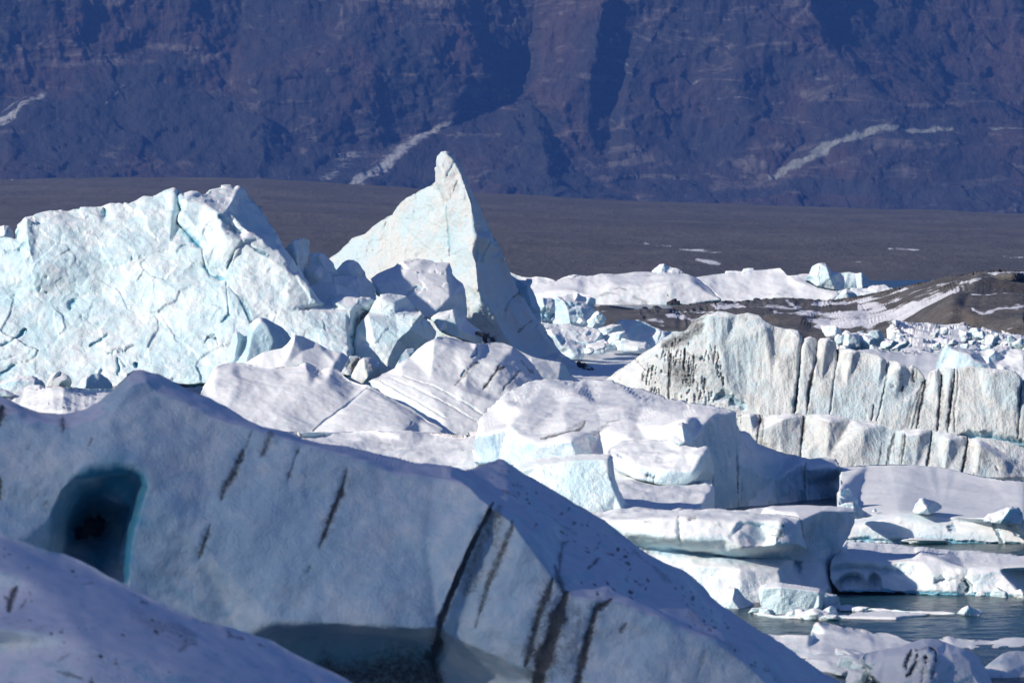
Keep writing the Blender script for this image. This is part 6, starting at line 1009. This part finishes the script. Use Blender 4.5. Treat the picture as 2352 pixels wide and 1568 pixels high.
# ---------------------------------------------------------------- shaded foreground bergs
FD = (('fbm', 2.4, .15), ('fbm', 1.1, .035), ('fbm', .6, 0.0135), ('pit', .35, .015), ('fbm', .12, 0.00225))
SLOPE = [(1120, 1090), (1160, 1075), (1300, 1160), (1500, 1290), (1700, 1440), (1860, 1560), (1760, 1550), (1620, 1460), (1440, 1380), (1320, 1350), (1230, 1220), (1170, 1140)]
NEAR_SLOPE = [(0, 1240), (280, 1350), (600, 1480), (760, 1560), (300, 1568), (0, 1568)]
relief('foreground_iceberg', 0, 138, [(-110, 880, 5), (-40, 892, 5), (0, 906, 5), (25, 918, 5), (49, 934, 5), (89, 943, 5), (148, 948, 5), (197, 938, 5), (231, 918, 5), (256, 894, 5), (276, 868, 5), (290, 851, 5.2), (305, 845, 5.4), (330, 845, 5.6), (364, 860, 6), (433, 897, 7), (492, 924, 8), (591, 964, 9), (689, 998, 10), (787, 1023, 11), (886, 1046, 12), (960, 1064, 12.4), (1018, 1068, 12), (1035, 1068, 12), (1072, 1082, 13), (1082, 1084, 14), (1111, 1067, 17), (1146, 1056, 19), (1170, 1064, 20), (1229, 1096, 21),
        (1288, 1136, 21), (1387, 1196, 21), (1461, 1244, 21), (1535, 1293, 21), (1608, 1348, 21), (1658, 1394, 20), (1707, 1428, 20), (1776, 1472, 19), (1850, 1515, 18), (1930, 1566, 17), (2040, 1640, 16), (2040, 1860, -6), (-110, 1860, -10)],
    ridges=[[(-110, 940, 3.4), (60, 975, 3), (160, 985, 3), (260, 950, 3.2), (300, 880, 3.8), (340, 868, 4)], [(360, 890, 4), (500, 950, 3.6), (700, 1020, 3), (900, 1080, 2.6), (1000, 1086, 2.6), (1040, 1080, 3)],
        [(-110, 1250, -.4), (40, 1245, -.3)], [(440, 1235, .1), (800, 1240, .1), (980, 1240, 0)], [(1040, 1082, 3.2), (1080, 1110, 1.6), (1112, 1140, .6), (1126, 1150, 0), (1100, 1220, -1), (1050, 1320, -1.6), (1005, 1430, -2)], [(1126, 1150, 0), (1150, 1168, -.2), (1180, 1190, -.4), (1205, 1229, -.8), (1239, 1279, -1.2), (1269, 1325, -1.6), (1300, 1360, -1.8), (1340, 1372, -1.8), (1387, 1377, -2), (1436, 1387, -2), (1535, 1431, -2.2), (1633, 1472, -2.4), (1707, 1512, -2.6), (1776, 1568, -3), (1860, 1640, -3.4)],
        [(1140, 1170, 0), (1120, 1250, -.4), (1080, 1350, -1), (1040, 1470, -1.4)], [(1205, 1240, -1), (1150, 1400, -2), (1140, 1440, -2.2)],
        [(600, 1445, -1.6), (640, 1430, -1.9), (700, 1432, -2.2), (850, 1440, -2.6), (960, 1448, -2.6), (1005, 1446, -2.4)], [(560, 1470, -.4), (660, 1462, 2), (740, 1466, 4), (850, 1470, 5), (985, 1474, 4.4)], [(600, 1530, 1), (760, 1560, 6), (985, 1560, 6)], [(560, 1750, 2), (850, 1760, 7), (1000, 1760, 6)], [(1180, 1450, -2.4), (1250, 1400, -2.4)], [(1260, 1560, -3.4), (1300, 1450, -2.8)],
        [(98, 1262, 1), (118, 1190, .8), (148, 1125, .8), (172, 1096, 1), (210, 1077, 1.1), (265, 1070, 1.1), (305, 1074, 1.1), (328, 1092, .9), (334, 1118, .6), (322, 1156, .3), (307, 1206, 0), (296, 1250, 0), (290, 1290, -.2), (288, 1335, -.4)], [(150, 1290, 5), (160, 1200, 5.4), (196, 1130, 5.2), (250, 1092, 4.6), (306, 1084, 4.2), (326, 1112, 4.6), (314, 1158, 5.4), (298, 1205, 5.6), (285, 1260, 5.4), (279, 1335, 5)], [(225, 1140, 7)], [(182, 1224, 11), (188, 1203, 11), (200, 1192, 11), (219, 1189, 11), (236, 1196, 11), (238, 1206, 11), (226, 1222, 11), (204, 1234, 11), (188, 1233, 11)],
        [(1082, 1090, 12), (1160, 1150, 6), (1200, 1200, 2.6)], [(1170, 1080, 17), (1300, 1200, 12), (1400, 1300, 6), (1450, 1370, 1)], [(1461, 1260, 18), (1560, 1360, 10), (1640, 1450, 2)], [(1660, 1410, 17), (1780, 1500, 9), (1850, 1580, 4)]],
    strokes=specks(SLOPE, 150, 5, 36) + [('crack', [(170, 1240), (200, 1150), (265, 1100), (305, 1120), (280, 1230)], 42, 0, .95), ('crack', [(230, 1120), (230, 1290)], 46, 0, .9), ('crack', [(120, 1230), (150, 1150)], 20, 0, .5), ('crack', [(172, 1094), (210, 1078), (265, 1071), (305, 1076), (328, 1094), (333, 1118), (321, 1156), (306, 1206), (295, 1250), (288, 1335)], 11, 0, .95), ('dirt', [(180, 1232), (196, 1212), (214, 1200), (238, 1195)], 14, 0, 1.9), ('dirt', [(205, 1222), (232, 1212)], 15, 0, 1.8),  # cave darkness painted: blue over interior and lit rim, black for the hole
        ('dirt', [(580, 985), (556, 1045), (530, 1090)], 4, .03, .5), ('dirt', [(560, 1030), (538, 1085), (516, 1120), (508, 1150)], 9, .10, .75), ('dirt', [(624, 990), (612, 1025), (600, 1048)], 10, .08, .65), ('dirt', [(688, 1030), (672, 1075), (660, 1105)], 7, .08, .55), ('dirt', [(797, 1080), (784, 1130), (762, 1180), (744, 1232), (734, 1258)], 8, .12, .95), ('dirt', [(790, 1090), (780, 1150)], 14, 0, .35), ('dirt', [(484, 1208), (474, 1235), (458, 1280)], 9, .10, .75),
        ('dirt', [(716, 1300), (702, 1322)], 8, .05, .45), ('dirt', [(143, 960), (145, 1000)], 8, .04, .65), ('dirt', [(216, 1010), (205, 1032)], 7, .03, .4), ('dirt', [(5, 935), (-5, 985)], 12, .05, .9), ('dirt', [(66, 1020), (60, 1035)], 7, 0, .4), ('dirt', [(0, 1100), (-4, 1150)], 10, .04, .8), ('dirt', [(108, 1148), (98, 1160)], 5, .03, .45), ('dirt', [(730, 1430), (880, 1440), (1000, 1450)], 6, 0, .1),
        ('dirt', [(1136, 1148), (1092, 1240), (1052, 1330), (1014, 1420), (988, 1540)], 8, .18, 1.15), ('dirt', [(1150, 1160), (1105, 1260), (1066, 1370)], 26, 0, .48), ('dirt', [(1182, 1190), (1152, 1260), (1120, 1340), (1092, 1440)], 8, .08, .72), ('dirt', [(1120, 1190), (1150, 1270)], 40, 0, .28), ('dirt', [(1269, 1330), (1240, 1410), (1206, 1530)], 11, .12, .85), ('dirt', [(1300, 1362), (1268, 1460), (1228, 1575)], 21, .16, 1.2), ('dirt', [(1250, 1400), (1210, 1560)], 28, 0, .45),
        ('dirt', [(1404, 1376), (1368, 1398), (1352, 1460), (1330, 1545), (1320, 1590)], 9, .12, .95), ('dirt', [(1330, 1400), (1300, 1560)], 34, 0, .35), ('dirt', [(1440, 1430), (1425, 1450)], 8, .05, .6), ('dirt', [(1620, 1490), (1600, 1560)], 6, .03, .35), ('dirt', [(980, 1500), (1010, 1600)], 22, 0, .8),
        ('dirt', [(1280, 1340), (1290, 1250), (1310, 1240)], 5, .04, .6), ('dirt', [(1270, 1300), (1300, 1370)], 10, .04, .7), ('dirt', [(1350, 1305), (1380, 1275)], 4, .04, .7), ('dirt', [(1440, 1250), (1500, 1310), (1540, 1340)], 6, 0, .36), ('dirt', [(1240, 1170), (1330, 1220)], 5, 0, .36), ('dirt', [(1600, 1450), (1700, 1500)], 8, 0, .32), ('dirt', [(1580, 1400), (1620, 1440)], 12, 0, .3), ('dirt', [(1150, 1080), (1190, 1120)], 8, 0, .3), ('dirt', [(1190, 1150), (1150, 1130)], 4, 0, .5),
        ('crack', [(600, 1500), (850, 1510), (1000, 1515)], 60, 0, .62), ('dirt', [(720, 1545), (1000, 1560)], 60, 0, .72), ('crack', [(300, 1300), (400, 1360), (520, 1410)], 20, 0, .22)],  # recess shade painted: teal and dark strokes deepen the undercut
    k=0.42, mat=ICE['shore_ice'], halo=(2.1, .42), step=2.4, soft=9, T=16, disp=FD, jag=.35, backw=150, parts=[('melt_cave', [(98, 1262), (118, 1190), (148, 1125), (172, 1096), (210, 1077), (265, 1070), (305, 1074), (328, 1092), (334, 1118), (322, 1156), (307, 1206), (296, 1250), (290, 1290), (288, 1335), (120, 1300)]), ('undercut', [(560, 1446), (1005, 1450), (990, 1870), (500, 1870)]), ('snow_slope', [(1082, 1075), (1146, 1045), (1240, 1085), (1480, 1240), (1680, 1390), (1860, 1505), (2060, 1640), (1860, 1640), (1776, 1568), (1633, 1472), (1535, 1431), (1436, 1387), (1300, 1362), (1269, 1325), (1205, 1229), (1180, 1190), (1126, 1145)])], label='huge shaded foreground berg with a blue cave at its left and slanting black streaks')
relief('foreground_iceberg', 0, 100, [(-110, 1185, 12), (0, 1222, 12), (49, 1240, 12), (113, 1264, 12), (148, 1271, 12), (221, 1303, 12), (290, 1340, 12), (369, 1382, 12), (443, 1414, 12), (517, 1441, 12), (625, 1470, 12), (689, 1505, 12), (763, 1540, 12), (812, 1568, 12), (900, 1620, 12), (900, 1900, -6), (-110, 1900, -8)],
    ridges=[[(-110, 1300, 6), (100, 1340, 6), (300, 1410, 6), (500, 1480, 6), (760, 1600, 6)], [(-110, 1450, 1), (200, 1470, 1), (400, 1530, 1), (600, 1620, 1)], [(0, 1240, 10.5), (300, 1360, 10.5), (620, 1490, 10.5)]],
    strokes=specks(NEAR_SLOPE, 60, 9, 22, 1.5, 4) + [('dirt', [(38, 1345), (22, 1375), (20, 1400)], 9, .06, .9), ('dirt', [(20, 1375), (8, 1365)], 6, .03, .7), ('dirt', [(60, 1370), (45, 1395)], 4, .02, .5), ('dirt', [(330, 1430), (420, 1450), (450, 1480)], 26, 0, .36), ('dirt', [(410, 1500), (430, 1480)], 9, .02, .5), ('dirt', [(300, 1400), (420, 1480)], 40, 0, .25), ('dirt', [(520, 1460), (560, 1470)], 4, .02, .6), ('dirt', [(320, 1382), (340, 1386)], 4, .02, .6), ('dirt', [(185, 1345), (215, 1340)], 3, .02, .5),
        ('dirt', [(60, 1300), (70, 1305)], 4, .02, .5), ('dirt', [(130, 1540), (190, 1560)], 6, .03, .6), ('dirt', [(590, 1480), (610, 1488)], 3, .02, .6), ('dirt', [(520, 1450), (530, 1460)], 4, .02, .6), ('dirt', [(130, 1520), (160, 1500)], 5, .02, .4), ('dirt', [(0, 1420), (100, 1450), (60, 1490)], 20, 0, .2)],
    k=0.5, mat=ICE['shore_ice'], step=3.0, soft=60, T=14, disp=(('fbm', 1.8, 0.0525), ('fbm', .5, 0.0112), ('fbm', .12, 0.00225)), jag=.3, backw=150, label='shaded snow slope rising across the bottom left corner, nearest to the viewer')

# ---------------------------------------------------------------- parts frozen into or standing out of their bergs
M_STONE = plain_mat('dark_stone', (.030, .030, .033))
def of(label):
    return next(o for o in COL.objects if str(o.get('label', '')).startswith(label))
def stones(owner, fr, D, pts, seed):
    src = block_mesh('embedded_stone', (.5, .5, .5), seed, M_STONE, n=6, planes=10, rnd=.04, rough=.12, cut=.5); src.parent = owner; off = owner.location.copy()
    rs = random.Random(seed)
    for k, (x, y, dd, w) in enumerate(pts):
        o = src if k == 0 else src.copy()
        if k: COL.objects.link(o); o.parent = owner
        px, py = x * FR[fr][0] + FR[fr][1], y * FR[fr][0] + FR[fr][2]
        place_px(o, px, py, D + dd); o.location -= off if owner.type == 'EMPTY' else Vector((0, 0, 0)); o.rotation_euler = (rs.uniform(0, 6), rs.uniform(0, 6), rs.uniform(0, 6)); o.scale = (w * rs.uniform(.7, 1.4), w, w * rs.uniform(.6, 1.1))
pin = of('tallest berg'); rs = random.Random(31)
stones(pin, 2, 470, [(1690 + 12 * k + rs.uniform(-10, 10), 1370 + 7 * k + rs.uniform(-16, 26), 9.0, rs.uniform(.25, .55)) for k in range(12)], 41)
stones(of('small broken block'), 2, 449, [(1078 + 8 * k, 1168 + 6 * k + rs.uniform(-6, 6), 1.1, rs.uniform(.16, .32)) for k in range(8)], 42)
far = of('long flat topped berg')
stones(far, 3, 900, [(446, 350, -2.0, 1.1), (458, 344, -2.0, 1.4), (470, 342, -2.0, 1.2), (482, 348, -2.0, 1.3), (495, 352, -2.0, .9)], 43)
low = of('long low berg with two teal')
icl = relief('icicle', 6, 207, [(1168, 828, .9), (1178, 834, .8), (1190, 828, .9), (1188, 850, .8), (1185, 876, .8), (1180, 860, .7), (1174, 845, .8)], mat=ICE['snowy_ice'], step=.8, soft=1, T=.15, jag=0, parent=low)
icl.location = -low.location

# ---------------------------------------------------------------- haze
hm = bpy.data.materials.new('haze_air'); hm.use_nodes = True
hnt = hm.node_tree; hnt.nodes.clear()
ho = hnt.nodes.new('ShaderNodeOutputMaterial'); hv = hnt.nodes.new('ShaderNodeVolumePrincipled')
hv.inputs['Color'].default_value = HAZE_COL + (1,); hv.inputs['Density'].default_value = HAZE_D; hv.inputs['Anisotropy'].default_value = 0.0
hnt.links.new(hv.outputs[0], ho.inputs['Volume'])
a, b_, c_ = (-4200, 4200), (-600, 9500), (-40, 900)
HV = [(x, y, q) for x in a for y in b_ for q in c_]
hz_o = link_mesh('haze', HV, [(0, 1, 3, 2), (4, 6, 7, 5), (0, 4, 5, 1), (2, 3, 7, 6), (0, 2, 6, 4), (1, 5, 7, 3)], hm, smooth=False)
tag(hz_o, kind='stuff')
